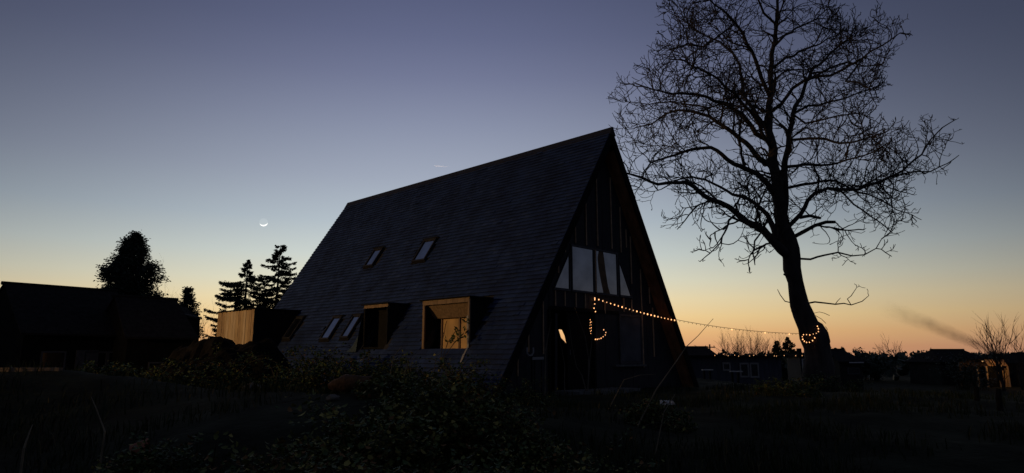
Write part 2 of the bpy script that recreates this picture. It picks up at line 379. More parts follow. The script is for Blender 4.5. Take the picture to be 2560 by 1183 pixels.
# roof windows
for i, (y0, y1, z0, z1) in enumerate(SKYL):
    so_ = MB(); fw = .055
    def fbar(a0, a1, c0, c1, h): so_.hexa([RLp(a0, c0, .0), RLp(a1, c0, .0), RLp(a1, c1, .0), RLp(a0, c1, .0)], [RLp(a0, c0, h), RLp(a1, c0, h), RLp(a1, c1, h), RLp(a0, c1, h)])
    fbar(y0, y0 + fw, z0, z1, .11); fbar(y1 - fw, y1, z0, z1, .11); fbar(y0 + fw, y1 - fw, z0, z0 + fw, .105); fbar(y0 + fw, y1 - fw, z1 - fw, z1, .12)
    o = so_.build('skylight', M_sframe, house)
    gp = MB(); gp.hexa([RLp(y0 + fw, z0 + fw, .06), RLp(y1 - fw, z0 + fw, .06), RLp(y1 - fw, z1 - fw, .06), RLp(y0 + fw, z1 - fw, .06)], [RLp(y0 + fw, z0 + fw, .075), RLp(y1 - fw, z0 + fw, .075), RLp(y1 - fw, z1 - fw, .075), RLp(y0 + fw, z1 - fw, .075)])
    gp.build('pane', M_sglass, o)
    b = MB(); b.hexa([RLp(y0 - .06, z1 + .002, .03), RLp(y1 + .06, z1 + .002, .03), RLp(y1 + .06, z1 + .06, .03), RLp(y0 - .06, z1 + .06, .03)], [RLp(y0 - .06, z1 + .002, .15), RLp(y1 + .06, z1 + .002, .15), RLp(y1 + .06, z1 + .06, .06), RLp(y0 - .06, z1 + .06, .06)])
    b.build('top_flashing', M_sframe, o)
    b = MB(); b.hexa([RLp(y0 - .04, z0 - .07, .03), RLp(y1 + .04, z0 - .07, .03), RLp(y1 + .04, z0 - .002, .03), RLp(y0 - .04, z0 - .002, .03)], [RLp(y0 - .04, z0 - .07, .045), RLp(y1 + .04, z0 - .07, .045), RLp(y1 + .04, z0 - .002, .06), RLp(y0 - .04, z0 - .002, .06)])
    b.build('sill_flashing', M_dark, o)
# box dormers
def xroof(z): return -SL * (AZ - z)
for di, (y0, y1, z0, z1, xf) in enumerate(DORM):
    b = MB(); b.box(xf - .05, xroof(z1) + .25, y0 - .06, y1 + .10, z1, z1 + .035)
    d = b.build('dormer', M_dark, house)
    tag(d, 'box dormer with pale timber frame and plywood inside' if di == 0 else 'box dormer with a tarp hanging beside it')
    for ya, yb in ((y0, y0 + .05), (y1 - .05, y1)):     # cheeks: front edge vertical, foot on the slates
        c = MB(); zb = z0 - .05
        c.prism([(xf + .05, ya, zb), (xf + .05, ya, z1 - .002), (xroof(z1) + .3, ya, z1 - .002), (xroof(zb) + .3, ya, zb)], (0, yb - ya, 0)); c.build('cheek', M_dark, d)
    fm = M_woodd
    MB().box(xf, xf + .048, y0 + .002, y1 - .002, z1 - (.13 if di == 0 else .10), z1 - .003).build('header', fm, d)
    MB().box(xf, xf + .048, y1 - .09, y1 - .002, z0 - .2, z1 - .132).build('post', fm if di == 0 else M_dark, d)
    MB().box(xf, xf + .048, y0 + .002, y0 + .075, z0 - .05, z1 - .132).build('post', fm if di == 0 else M_dark, d)
    MB().box(xf - .02, xf + .85, y0 + .052, y1 - .052, z0 - .12, z0 - .06).build('sill', M_woodd if di == 0 else M_dark, d)
    if di == 0:
        xi = xf + .50
        MB().hexa([(xi - .10, y0 + .052, z1 - .50), (xi, y0 + .052, z1 - .50), (xi, y1 - .055, z1 - .50), (xi - .10, y1 - .055, z1 - .50)],
                  [(xf + .06, y0 + .052, z1 - .05), (xf + .09, y0 + .052, z1 - .05), (xf + .09, y1 - .055, z1 - .05), (xf + .06, y1 - .055, z1 - .05)]).build('soffit_panel', M_woodd, d)
        ym = y0 + (y1 - y0) * .47
        MB().box(xi + .02, xi + .04, y0 + .06, ym - .03, z0 - .06, z1 - .52).build('plywood_panel', M_ply, d)
        MB().box(xi + .035, xi + .055, ym + .03, y1 - .30, z0 - .06, z1 - .52).build('plywood_panel', M_ply, d)
        MB().box(xi - .02, xi + .06, ym - .03, ym + .03, z0 - .06, z1 - .5).build('mullion', M_woodd, d)
        MB().box(xi - .01, xi + .06, y1 - .30, y1 - .24, z0 - .06, z1 - .5).build('mullion', M_woodd, d)
        MB().box(xi + .06, xi + .09, y0 + .06, y1 - .06, z0 - .06, z1 - .06).build('back_board', M_dark, d)
        # strip of pale foil hanging from the corner post and running down the slates
        pts = [(xf - .012, y0 + .06, z1 - .5), (xf - .012, y0 + .04, z0 + .3), (xf - .02, y0 + .02, z0 + .02)]
        b = MB()
        prof = pts + [tuple(RLp(y0 + .0, z0 - .2, .06)), tuple(RLp(y0 - .02, z0 - .42, .06))]
        for q, q2 in zip(prof, prof[1:]):
            b.hexa([(q[0], q[1] - .03, q[2]), (q[0], q[1] + .04, q[2]), (q[0] + .006, q[1] + .04, q[2]), (q[0] + .006, q[1] - .03, q[2])],
                   [(q2[0], q2[1] - .025, q2[2]), (q2[0], q2[1] + .03, q2[2]), (q2[0] + .006, q2[1] + .03, q2[2]), (q2[0] + .006, q2[1] - .025, q2[2])])
        b.build('foil_strip', mat('dull_foil', (.26, .26, .25), .6, .2), d)
    else:
        MB().box(xf + .45, xf + .48, y0 + .055, y1 - .055, z0 - .06, z1 - .14).build('back_board', M_dark, d)
        # tarp slung from the far corner down onto the slates
        n = 8; t = MB(); vs = []
        for i in range(n + 1):
            for j in range(n + 1):
                a, c = i / n, j / n
                top = Vector((xf + .05 + .5 * a, y1 + .01 + .12 * a, z1 - .06 - .35 * a)); bot = RLp(y1 + .02 + .55 * a, z0 - .25, .05)
                p = top.lerp(bot, c); p += NL * (.05 * sin(a * 9 + c * 3) * c * (1 - c) * 3 + .02); vs.append(p)
        t.add(vs, [(i * (n + 1) + j, i * (n + 1) + j + 1, (i + 1) * (n + 1) + j + 1, (i + 1) * (n + 1) + j) for i in range(n) for j in range(n)])
        t.build('tarp', M_tarp, d, smooth=True)

# ------------------------------------------------------------------ timber clad box behind the house
AX, AY0, AY1, AZT = -5.32, 12.62, 15.9, 2.76
ann = thing('timber_annex', 'flat-roofed annex with pale vertical planks at the back of the house', 'annex', toW(AX, AY0, 0), TH)
def abox(x0, x1, y0, y1, z0, z1): return MB().box(x0 - AX, x1 - AX, y0 - AY0, y1 - AY0, z0, z1)
y = AY0
while y < AY1 - .05:
    wd = min(uni(.19, .25), AY1 - y); e = uni(0, .012)
    abox(AX - .02 - e, AX + .01, y + .006, y + wd - .006, -.2, AZT - uni(.0, .02)).build('plank', random.choice(M_planks), ann); y += wd
abox(AX + .012, xroof(.3) + 3.0, AY0 + .02, AY1, -.2, AZT - .03).build('box_wall', M_dark, ann)
x = AX - .03
while x < -3.5:
    abox(x + .003, x + .197, AY0 - .02 - uni(0, .01), AY0 + .018, -.2, AZT - .02).build('dark_board', M_dark, ann); x += .2
abox(AX - .06, -3.3, AY0 - .05, AY1 + .03, AZT + .002, AZT + .05).build('roof_edge', M_dark, ann)

# ------------------------------------------------------------------ the bare walnut tree
TY = 26.0
def zp(x, y, Y=TY): return at(1480 + x / 1.69, y / 1.69, Y)
def z6(x, y, Y=TY): return at(1680 + x / 3.286, 640 + y / 3.286, Y)
PXM = TY / FPX
tb = at(2046, 930, TY); tb.z = hgt(tb.x, tb.y)
tree = thing('bare_walnut_tree', 'tall leafless tree with thick leaning trunk and string lights round it', 'tree', tb)
trunk_px = [(2046, 985, 44), (2045, 935, 37), (2042, 890, 32), (2040, 866, 31), (2034, 838, 32), (2024, 815, 26), (2011, 785, 23), (2002, 762, 21.5), (1993, 730, 19.5), (1986, 701, 19), (1982, 670, 20), (1976, 640, 22.5), (1966, 600, 22), (1956, 560, 20)]
lead = [(815, 950, 30), (790, 840, 27), (772, 740, 22), (765, 640, 19), (748, 560, 17), (745, 480, 14), (755, 380, 12), (760, 300, 11), (765, 200, 9.5), (775, 100, 8), (785, 0, 6), (792, -70, 3), (800, -120, 1.5)]
LIMBS = [  # (depth slope in metres, [(x, y, halfwidth) in zoomed picture units])
 (-2.0, [(838, 1095, 22), (790, 1050, 20), (720, 980, 15), (660, 940, 13), (610, 890, 11.5), (540, 855, 10), (480, 830, 9), (430, 790, 8.5), (390, 770, 8), (330, 775, 6.5), (270, 780, 5.5), (210, 755, 4.5), (155, 735, 3.5), (110, 720, 2)]),
 (2.5, [(800, 1040, 14), (765, 960, 12), (740, 900, 10), (690, 860, 8), (640, 835, 7), (590, 820, 6), (540, 790, 5), (480, 760, 4.5), (420, 745, 4), (360, 760, 3), (290, 800, 2)]),
 (-1.5, [(788, 835, 14), (740, 780, 12), (700, 740, 11), (650, 715, 10), (600, 690, 9), (550, 655, 8), (500, 625, 7), (450, 630, 6), (380, 640, 5), (320, 665, 4), (250, 690, 3), (230, 720, 2)]),
 (2.0, [(770, 700, 14), (710, 670, 12), (680, 640, 11), (650, 600, 10), (600, 560, 9), (550, 530, 8), (500, 500, 7), (430, 480, 6), (370, 465, 5), (310, 480, 4), (250, 520, 3), (180, 540, 2)]),
 (-3.5, [(762, 620, 12), (700, 570, 10), (650, 510, 9), (600, 460, 8), (550, 430, 7), (490, 410, 5.5), (420, 400, 4.5), (340, 395, 3.5), (260, 380, 2.5), (180, 350, 1.8)]),
 (3.5, [(748, 545, 11), (700, 490, 9), (660, 430, 8), (640, 380, 7), (640, 330, 6.5), (620, 270, 5.5), (590, 220, 5), (540, 180, 4), (480, 150, 3.5), (420, 110, 2.5), (360, 70, 1.8)]),
 (-3.0, [(750, 400, 10), (712, 330, 8), (690, 250, 7), (660, 190, 6), (640, 140, 5.5), (610, 95, 5), (570, 60, 4), (520, 20, 3), (480, -20, 2)]),
 (1.5, [(815, 950, 17), (815, 860, 15), (815, 760, 14), (825, 660, 12), (840, 560, 11), (850, 480, 9.5), (880, 410, 8), (900, 360, 7), (930, 300, 6), (980, 250, 5), (1040, 200, 4), (1090, 160, 3), (1110, 110, 2)]),
 (-3.0, [(747, 485, 8), (800, 440, 7), (850, 370, 6.5), (900, 340, 6), (960, 325, 5.5), (1010, 320, 5), (1060, 300, 4.5), (1120, 260, 3.5), (1180, 220, 3), (1230, 190, 2.5), (1300, 140, 1.5)]),
 (1.0, [(850, 985, 12), (880, 900, 9), (900, 850, 8), (940, 820, 7.5), (990, 795, 7), (1050, 800, 7), (1120, 805, 6), (1180, 780, 5.5), (1250, 755, 5), (1290, 735, 4.5), (1340, 700, 4), (1390, 650, 3.2), (1430, 590, 2.6), (1480, 540, 2), (1530, 510, 1.3)]),
 (1.6, [(1290, 735, 3.2), (1360, 725, 3), (1430, 725, 2.4), (1500, 690, 1.8), (1550, 655, 1.2)]),
 (-1.0, [(860, 1020, 9), (900, 980, 8), (940, 955, 7), (990, 940, 6.5), (1030, 938, 5.5)]),
 (.8, [(850, 930, 7), (880, 915, 7), (920, 908, 6.5), (960, 918, 5.5)]),
 (-.8, [(868, 1112, 5), (920, 1100, 4), (980, 1075, 3.4), (1040, 1062, 3), (1100, 1078, 2.4), (1150, 1075, 2), (1200, 1050, 1.5), (1225, 1010, 1)]),
 (-3.5, [(838, 580, 7), (920, 585, 5.5), (990, 595, 5), (1050, 605, 4.2), (1110, 600, 3.4), (1180, 580, 2.6), (1240, 560, 1.6)]),
 (3.0, [(816, 800, 8), (900, 780, 6), (960, 770, 5), (1030, 765, 4.5), (1100, 800, 4), (1180, 830, 3.2), (1230, 850, 2.6), (1290, 890, 2), (1350, 910, 1.5), (1390, 930, 1)]),
 (2.5, [(765, 200, 6), (820, 150, 5), (880, 110, 4), (950, 80, 3), (1000, 30, 2)]),
 (-1.5, [(774, 120, 5), (730, 60, 4.5), (700, 0, 3.5), (680, -60, 2.5)]),
 (3.0, [(650, 715, 6), (630, 650, 5), (620, 580, 4.5), (630, 500, 4), (650, 440, 3), (640, 360, 2)]),
 (-4.0, [(770, 740, 9), (830, 700, 7), (900, 690, 5.5), (970, 700, 4.5), (1040, 690, 3.6), (1110, 670, 2.8), (1190, 640, 2), (1260, 600, 1.4)]),
 (4.0, [(760, 300, 7), (820, 250, 5.5), (880, 220, 4.5), (950, 190, 3.6), (1010, 160, 2.8), (1060, 130, 2)]),
 (-4.5, [(765, 640, 9), (720, 560, 7), (670, 470, 6), (600, 390, 5), (530, 330, 4), (450, 290, 3), (370, 250, 2)]),
 (-2.5, [(610, 890, 5), (580, 930, 4), (560, 980, 3), (540, 1030, 2.2), (500, 1070, 1.4)]),
 (2.0, [(480, 830, 4), (450, 870, 3), (410, 910, 2.4), (360, 970, 1.4)]),
 (-1.0, [(720, 980, 4), (690, 1020, 3), (680, 1070, 2.2), (690, 1120, 1.4)]),
 (2.5, [(850, 480, 6), (920, 450, 5), (990, 440, 4.2), (1060, 420, 3.4), (1130, 390, 2.6), (1205, 368, 1.6)]),
 (-2.0, [(930, 300, 5), (1000, 288, 4.2), (1080, 262, 3.4), (1150, 278, 2.6), (1230, 268, 1.5)]),
 (-3.0, [(1010, 320, 4), (1070, 340, 3.2), (1130, 350, 2.4), (1190, 380, 1.5)]),
 (3.2, [(550, 430, 5), (480, 450, 4.2), (400, 440, 3.4), (320, 430, 2.8), (240, 440, 2.2), (140, 430, 1.5)]),
 (-1.8, [(540, 180, 4), (470, 200, 3.4), (400, 190, 2.8), (330, 210, 1.8)]),
 (-2.5, [(850, 480, 5), (900, 520, 4), (960, 510, 3.4), (1040, 490, 2.6), (1130, 480, 1.8), (1190, 500, 1.3)]),
 (-.5, [(1050, 800, 4), (1110, 860, 3.2), (1170, 910, 2.6), (1230, 950, 2), (1270, 985, 1.2)]),
]
TN, TP, TR = [], [], []       # node position, parent, radius of traced wood
def addline(pts, rads, parent):
    prev = parent; ids = []
    for i in range(len(pts)):
        if i == 0: seq = [(pts[0], rads[0])]
        else:
            L = (pts[i] - pts[i - 1]).length; k = max(1, int(L / .28))
            seq = [(pts[i - 1].lerp(pts[i], (j + 1) / k), rads[i - 1] + (rads[i] - rads[i - 1]) * (j + 1) / k) for j in range(k)]
        for p, r in seq:
            q = p + Vector((noise.noise(p * 1.3), noise.noise(p * 1.3 + Vector((9, 0, 0))), noise.noise(p * 1.3 + Vector((0, 9, 0))))) * min(.12, 2.2 * r)
            TN.append(q); TP.append(prev); TR.append(r); prev = len(TN) - 1; ids.append(prev)
    return ids
wood = []
tpts = [at(x, y, TY) for x, y, r in trunk_px]; trad = [r * PXM for x, y, r in trunk_px]
tpts[0] = Vector((tb.x, tb.y, tb.z - .3))
tl_ = tpts + [zp(x, y) for x, y, r in lead]; tr_ = trad + [r / 1.69 * PXM for x, y, r in lead]
wood.append(('trunk', addline(tl_, tr_, -1)))
for sl_, L in LIMBS:
    p0 = zp(L[0][0], L[0][1])
    j = min(range(len(TN)), key=lambda i: (TN[i].x - p0.x) ** 2 + (TN[i].z - p0.z) ** 2)
    Y0 = TN[j].y; n = len(L) - 1
    pts = [TN[j]] + [zp(x, y, Y0 + sl_ * (i + 1) / n + .35 * noise.noise((i * .9, sl_, 2))) for i, (x, y, r) in enumerate(L[1:])]
    ra = [r / 1.69 * PXM * 1.02 + .005 for x, y, r in L]; ra[0] = min(ra[0], TR[j])
    wood.append(('limb', [j] + addline(pts[1:], ra[1:], j)))
for L in ([(1120, 395, 6), (1180, 380, 5), (1260, 388, 4.5), (1340, 395, 4), (1410, 390, 3.5), (1470, 403, 3), (1560, 370, 2.5), (1615, 325, 1.5)], [(1410, 388, 3), (1440, 355, 2.5), (1470, 330, 2.2), (1515, 260, 1.5)], [(990, 408, 4), (930, 370, 3), (890, 320, 2.4), (865, 275, 1.6)], [(1340, 395, 2.4), (1360, 370, 2), (1385, 345, 1.4)]):
    p0 = z6(L[0][0], L[0][1]); j = min(range(len(TN)), key=lambda i: (TN[i].x - p0.x) ** 2 + (TN[i].z - p0.z) ** 2)
    pts = [z6(x, y, TN[j].y - .1 * i) for i, (x, y, r) in enumerate(L)]
    wood.append(('limb', [j] + addline(pts[1:], [r / 3.286 * PXM * 1.4 for x, y, r in L][1:], j)))
NW = len(TN)
# crown outline, sampled through its depth; twigs grow towards the free space
POLY = [(330, -110), (300, 80), (310, 150), (260, 260), (190, 330), (110, 390), (50, 430), (90, 500), (110, 600), (130, 650), (150, 730), (200, 850), (220, 940), (290, 890), (340, 850), (345, 980), (440, 930), (500, 900), (480, 1070), (560, 1080), (600, 990), (640, 1080), (700, 1130), (740, 1070), (790, 1000), (880, 1050), (990, 1040), (1080, 1000), (1110, 980), (1050, 950), (1200, 960), (1270, 980), (1300, 900), (1390, 910), (1290, 850), (1310, 790), (1380, 770), (1450, 750), (1540, 660), (1530, 520), (1440, 520), (1380, 580), (1280, 520), (1230, 560), (1180, 500), (1120, 440), (1210, 370), (1240, 260), (1310, 140), (1220, 70), (1100, 130), (1010, 60), (1000, -110)]
def inside(x, y):
    c = False; n = len(POLY)
    for i in range(n):
        x1, y1 = POLY[i]; x2, y2 = POLY[i - 1]
        if (y1 > y) != (y2 > y) and x < (x2 - x1) * (y - y1) / (y2 - y1) + x1: c = not c
    return c
def clampr(r): return max(.024, min(.055, r))
def zoomxy(p):
    q = p - Vector((0, 0, CAMZ)); dpt = q.y * cp_ + q.z * sp_
    return ((1280 + FPX * q.x / dpt - 1480) * 1.69, (591.5 - FPX * (-q.y * sp_ + q.z * cp_) / dpt) * 1.69)
GN = [p.copy() for p in TN]; GP = list(TP); GR = [0.0] * len(TN)
def rv(): return Vector((uni(-1, 1), uni(-1, 1), uni(-1, 1)))
def twig(i, d, L, r, lv):
    p = i; t = 0.0; curl = rv() * .15; dry = 0
    while t < L:
        st_ = uni(.13, .20); d = (d + rv() * .33 + curl + Vector((0, 0, .045))).normalized()
        q = GN[p] + d * st_; t += st_
        if not inside(*zoomxy(q)):
            dry += 1
            if dry > 1 + lv: break
        GN.append(q); GP.append(p); GR.append(max(.0125, r * (1 - .70 * t / L))); p = len(GN) - 1
        if lv > 0 and rnd() < (.46 if lv > 1 else .34):
            side = d.cross(rv()).normalized(); nd = (d * uni(.45, .9) + side * uni(.7, 1.0) + Vector((0, 0, .12))).normalized()
            twig(p, nd, (L - t * .6) * uni(.32, .6) + .14, max(.0125, r * .64), lv - 1)
    # knuckled end turned upwards
    for _ in range(random.choice((1, 2, 2))):
        e = p; dd = (d * .7 + rv() * .8 + Vector((0, 0, .25))).normalized()
        for _k in range(random.choice((1, 2))):
            GN.append(GN[e] + dd * uni(.07, .13)); GP.append(e); GR.append(.0115); e = len(GN) - 1; dd = (dd + rv() * .4 + Vector((0, 0, .4))).normalized()
for wi, (nm, ids) in enumerate(wood[:33]):
    nl = len(ids)
    for k in range(int(nl * (.5 if wi == 0 else .25)), nl - 2):
        i = ids[k]
        if TR[i] < .03 or rnd() > .17: continue
        pd = (TN[i] - TN[TP[i]]).normalized(); side = pd.cross(rv()).normalized()
        twig(i, (pd * .7 + side * .8 + Vector((0, 0, .1))).normalized(), uni(1.8, 3.4), min(.052, TR[i] * .55), 2)
for wi, (nm, ids) in enumerate(wood):
    nl = len(ids); first = int(nl * .47) if wi == 0 else 2
    small = TR[ids[min(2, nl - 1)]] < .035
    for k in range(first, nl):
        i = ids[k]; f_ = (k - first) / max(1, nl - first)
        if rnd() > (.30 + .5 * f_ if not small else .5): continue
        pd = (TN[i] - TN[TP[i]]).normalized() if TP[i] >= 0 else Vector((0, 0, 1))
        for _ in range(2 if rnd() < .35 + .3 * f_ else 1):
            side = pd.cross(rv()).normalized()
            nd = (pd * uni(.3, .9) + side + Vector((0, 0, .2))).normalized()
            if wi > 32:
                if rnd() < .5: twig(i, nd, uni(.15, .4), .012, 0)
            else: twig(i, nd, uni(.9, 2.6) * (1 if not small else .6), clampr(TR[i] * .42), 2 if rnd() < .85 else 1)
n = len(GN); ch = [[] for _ in range(n)]
for i in range(NW, n): ch[GP[i]].append(i)
rad = GR
tw = MB()
starts = [(i, c) for i in range(NW) for c in ch[i]]
while starts:
    p, c = starts.pop(); pts = [GN[p], GN[c]]; rs = [min(rad[c], .05), min(rad[c], .05)]
    while ch[c]:
        k = sorted(ch[c]); starts += [(c, q) for q in k[1:]]
        c = k[0]; pts.append(GN[c]); rs.append(min(rad[c], .05))
    tw.tube(pts, rs, 3 if max(rs) < .018 else 4, cap=False)
for nm, ids in wood:
    b = MB(); b.tube([TN[i] for i in ids], [TR[i] if nm == 'trunk' or k else min(TR[i], TR[ids[1]]) for k, i in enumerate(ids)], 14 if nm == 'trunk' else 7)
    if nm == 'trunk':   # fluted, lumpy bark
        b.v = [tuple(Vector(v) + Vector((noise.noise(Vector(v) * 2.2), noise.noise(Vector(v) * 2.2 + Vector((5, 5, 5))), 0)) * (.07 if v[2] < 5 else .02)) for v in b.v]
    b.build(nm, M_bark, tree, origin=tb, smooth=True)
tag(tw.build('crown', M_bark, tree, origin=tb), kind='stuff')
# ivy stems hanging off the trunk
for L in ([(1040, 60), (1062, 130), (1075, 200), (1083, 262)], [(1260, 580), (1275, 600), (1272, 640)], [(1275, 660), (1285, 700), (1290, 730), (1310, 755)], [(1165, 470), (1210, 460), (1250, 470), (1295, 490)], [(1180, 490), (1230, 520), (1265, 555)]):
    MB().tube([z6(x, y, TY - .35) for x, y in L], .012, 4).build('ivy_stem', M_bark, tree, origin=tb)
b = MB(); b.tube([z6(1165, 530, TY), z6(1190, 575, TY), z6(1218, 640, TY), z6(1226, 700, TY), z6(1222, 770, TY), z6(1212, 840, TY)], [.08, .22, .33, .31, .27, .2], 12)
b.v = [tuple(Vector(v) + Vector((noise.noise(Vector(v) * 3), noise.noise(Vector(v) * 3 + Vector((5, 5, 5))), 0)) * .08) for v in b.v]; b.build('burl', M_bark, tree, origin=tb, smooth=True)
MB().tube([z6(1010, 450, TY - .1), z6(983, 447, TY - .1)], [.07, .06], 7).build('branch_stub', M_bark, tree, origin=tb)
MB().tube([z6(950, 165, TY - .1), z6(918, 150, TY - .15)], [.05, .035], 6).build('branch_stub', M_bark, tree, origin=tb)

# ------------------------------------------------------------------ conifers, bushes, bare shrubs
def spray(b, p, d, L, wd, m=0):
    # a flat twig of needles: two crossed leaf-shaped blades
    d = d.normalized(); s = d.cross(Vector((uni(-1, 1), uni(-1, 1), uni(-1, 1))))
    if s.length < 1e-3: s = d.orthogonal()
    s = s.normalized() * wd; e = p + d * L; mid = p + d * L * .45
    b.add([p, mid + s, e, mid - s], [(0, 1, 2), (0, 2, 3)], m)
def conifer(name, label, base, H, prof, nbr, droop, dens, size, group=None, trunk_r=.18, m=None, fluff=0.0):
    root = thing(name, label, 'tree', base, group=group)
    MB().tube([(0, 0, -.2), (uni(-.05, .05), 0, H * .5), (0, 0, H * .985)], [trunk_r, trunk_r * .6, .02], 7).build('trunk', M_bark, root, smooth=True)
    b = MB()
    for i in range(nbr):
        t = (i + rnd()) / nbr; h = t * H * .985; L = prof(t) * uni(.72, 1.12)
        if L < .05: L = .08
        a = uni(0, 2 * pi); d = Vector((cos(a), sin(a), 0)); pts = []
        for k in range(6):
            u_ = k / 5; pts.append(Vector((0, 0, h)) + d * L * u_ + Vector((0, 0, -droop * L * (u_ - .55 * u_ * u_ * u_) + (.10 * L * u_ ** 3))) + Vector((0, 0, uni(-.03, .03))))
        b.tube(pts, [max(.006, .012 + .02 * L * (1 - k / 5) * .5) for k in range(6)], 3, cap=False)
        ns = int(dens * (L + .25))
        for _ in range(ns):
            u_ = uni(.12, 1); k = min(4, int(u_ * 5)); p = pts[k].lerp(pts[k + 1], u_ * 5 - k)
            side = Vector((-d.y, d.x, 0)) * random.choice((-1, 1)); dr = d * uni(.3, 1) + side * uni(0, 1) + Vector((0, 0, uni(-.75, .35)))
            q = p + side * uni(0, .16) * L * (1 - u_ * .6) + Vector((0, 0, uni(-.08, .05))) + Vector((uni(-1, 1), uni(-1, 1), uni(-1, 1))) * fluff * u_
            spray(b, q, dr, size * uni(.6, 1.25), size * uni(.16, .3))
    b.build('crown', m or M_needle, root)
    return root
def gbase(px, Y, dz=0):
    x = (px - 1280) / FPX * (Y * cp_ - 0) ; p = at(px, 892, Y); return Vector((p.x, Y, hgt(p.x, Y) + dz))
def topz(px, py, Y): return at(px, py, Y).z
def clampf(x, a, b): return max(a, min(b, x))
Y = 42.0; bs = gbase(308, Y); H = topz(325, 578, Y) - bs.z
conifer('yew_tree', 'broad dark evergreen with rounded crown behind the low roofs', bs, H, lambda t: 2.35 * min(1, (1 - t) / .40) ** .72 * (.84 + .34 * noise.noise((t * 9, 1, 2))), 420, -.05, 110, .17, trunk_r=.3, fluff=.26)
Y = 44.0; bs = gbase(457, Y); H = topz(457, 716, Y) - bs.z
conifer('small_conifer', 'small rounded evergreen at the end of the low roof', bs, H, lambda t: .95 * max(.0, 1 - max(0, t - .5) ** 2 * 3.4), 170, .05, 90, .17, fluff=.15)
Y = 46.0; bs = gbase(590, Y); H = topz(612, 646, Y) - bs.z
conifer('spruce_tree', 'shorter pointed spruce with sweeping lower boughs left of its taller neighbour', bs + Vector((.35, 0, 0)), H, lambda t: .52 * ((1 - t) / .12) + .06 if t > .88 else min(2.4, .6 + (.88 - t) * 16), 150, .32, 110, .17)
Y = 47.0; bs = gbase(684, Y); H = topz(686, 608, Y) - bs.z
conifer('spruce_tree', 'tall open spruce beside the sloping roof, gaps of sky between boughs', bs, H, lambda t: min(2.3, .40 + 5.0 * (1 - t)) * (.88 + .2 * sin(t * 60)), 150, .20, 120, .17)

def bare(name, label, base, H, spread, nst, levels=3, r0=.03, group=None, lean=(0, 0), cat='bush', up=.35):
    root = thing(name, label, cat, base, group=group); b = MB(); st = MB()
    def grow(p, d, L, r, lv, mb):
        n = 4; pts = [p]
        for k in range(n):
            d = (d + Vector((uni(-1, 1), uni(-1, 1), uni(-.6, 1) * up * 2)) * .16).normalized(); p = p + d * (L / n); pts.append(p)
            if lv > 0 and k >= 1 or (lv > 0 and rnd() < .4):
                for _ in range(random.choice((1, 1, 2))):
                    dd = (d + Vector((uni(-1, 1), uni(-1, 1), uni(-.3, 1))) * .7).normalized()
                    grow(p, dd, L * uni(.35, .62), r * .5, lv - 1, b)
        mb.tube(pts, [r * (1 - .2 * k) for k in range(n + 1)], 4 if lv > 1 else 3, cap=False)
    for i in range(nst):
        a = uni(0, 2 * pi); d = Vector((cos(a) * spread * rnd() + lean[0], sin(a) * spread * rnd() + lean[1], 1)).normalized()
        grow(Vector((uni(-.1, .1), uni(-.1, .1), -.05)), d, H * uni(.6, .8), r0, levels, st)
    st.build('stem', M_bark, root)
    if b.f: b.build('twigs', M_bark, root)
    return root
def bare_px(px, pytop, Y, spread, nst, label, levels=3, r0=.03, group=None, lean=(0, 0), name='bare_shrub'):
    bs = gbase(px, Y); H = topz(px, pytop, Y) - bs.z
    return bare(name, label, bs, H, spread, nst, levels, r0, group, lean)
bare_px(514, 765, 48, .5, 7, 'leafless shrub in the gap between low roof and timber annex', 3, .03)
bare_px(405, 735, 50, .45, 5, 'few bare twigs showing over the low roof', 3, .03)
bare_px(2232, 854, 80, .3, 4, 'thin bare sapling standing above the far hedge', 3, .05)
for px, py, lb in ((1832, 858, 'leafless far tree nearest the utility pole'), (1858, 853, 'leafless far tree, second from the utility pole'), (1884, 851, 'leafless far tree, third from the utility pole'), (1912, 853, 'leafless far tree beside the two small conifers')):
    bare_px(px, py, 75, .6, 8, lb, 3, .05, 'bare trees on the skyline')

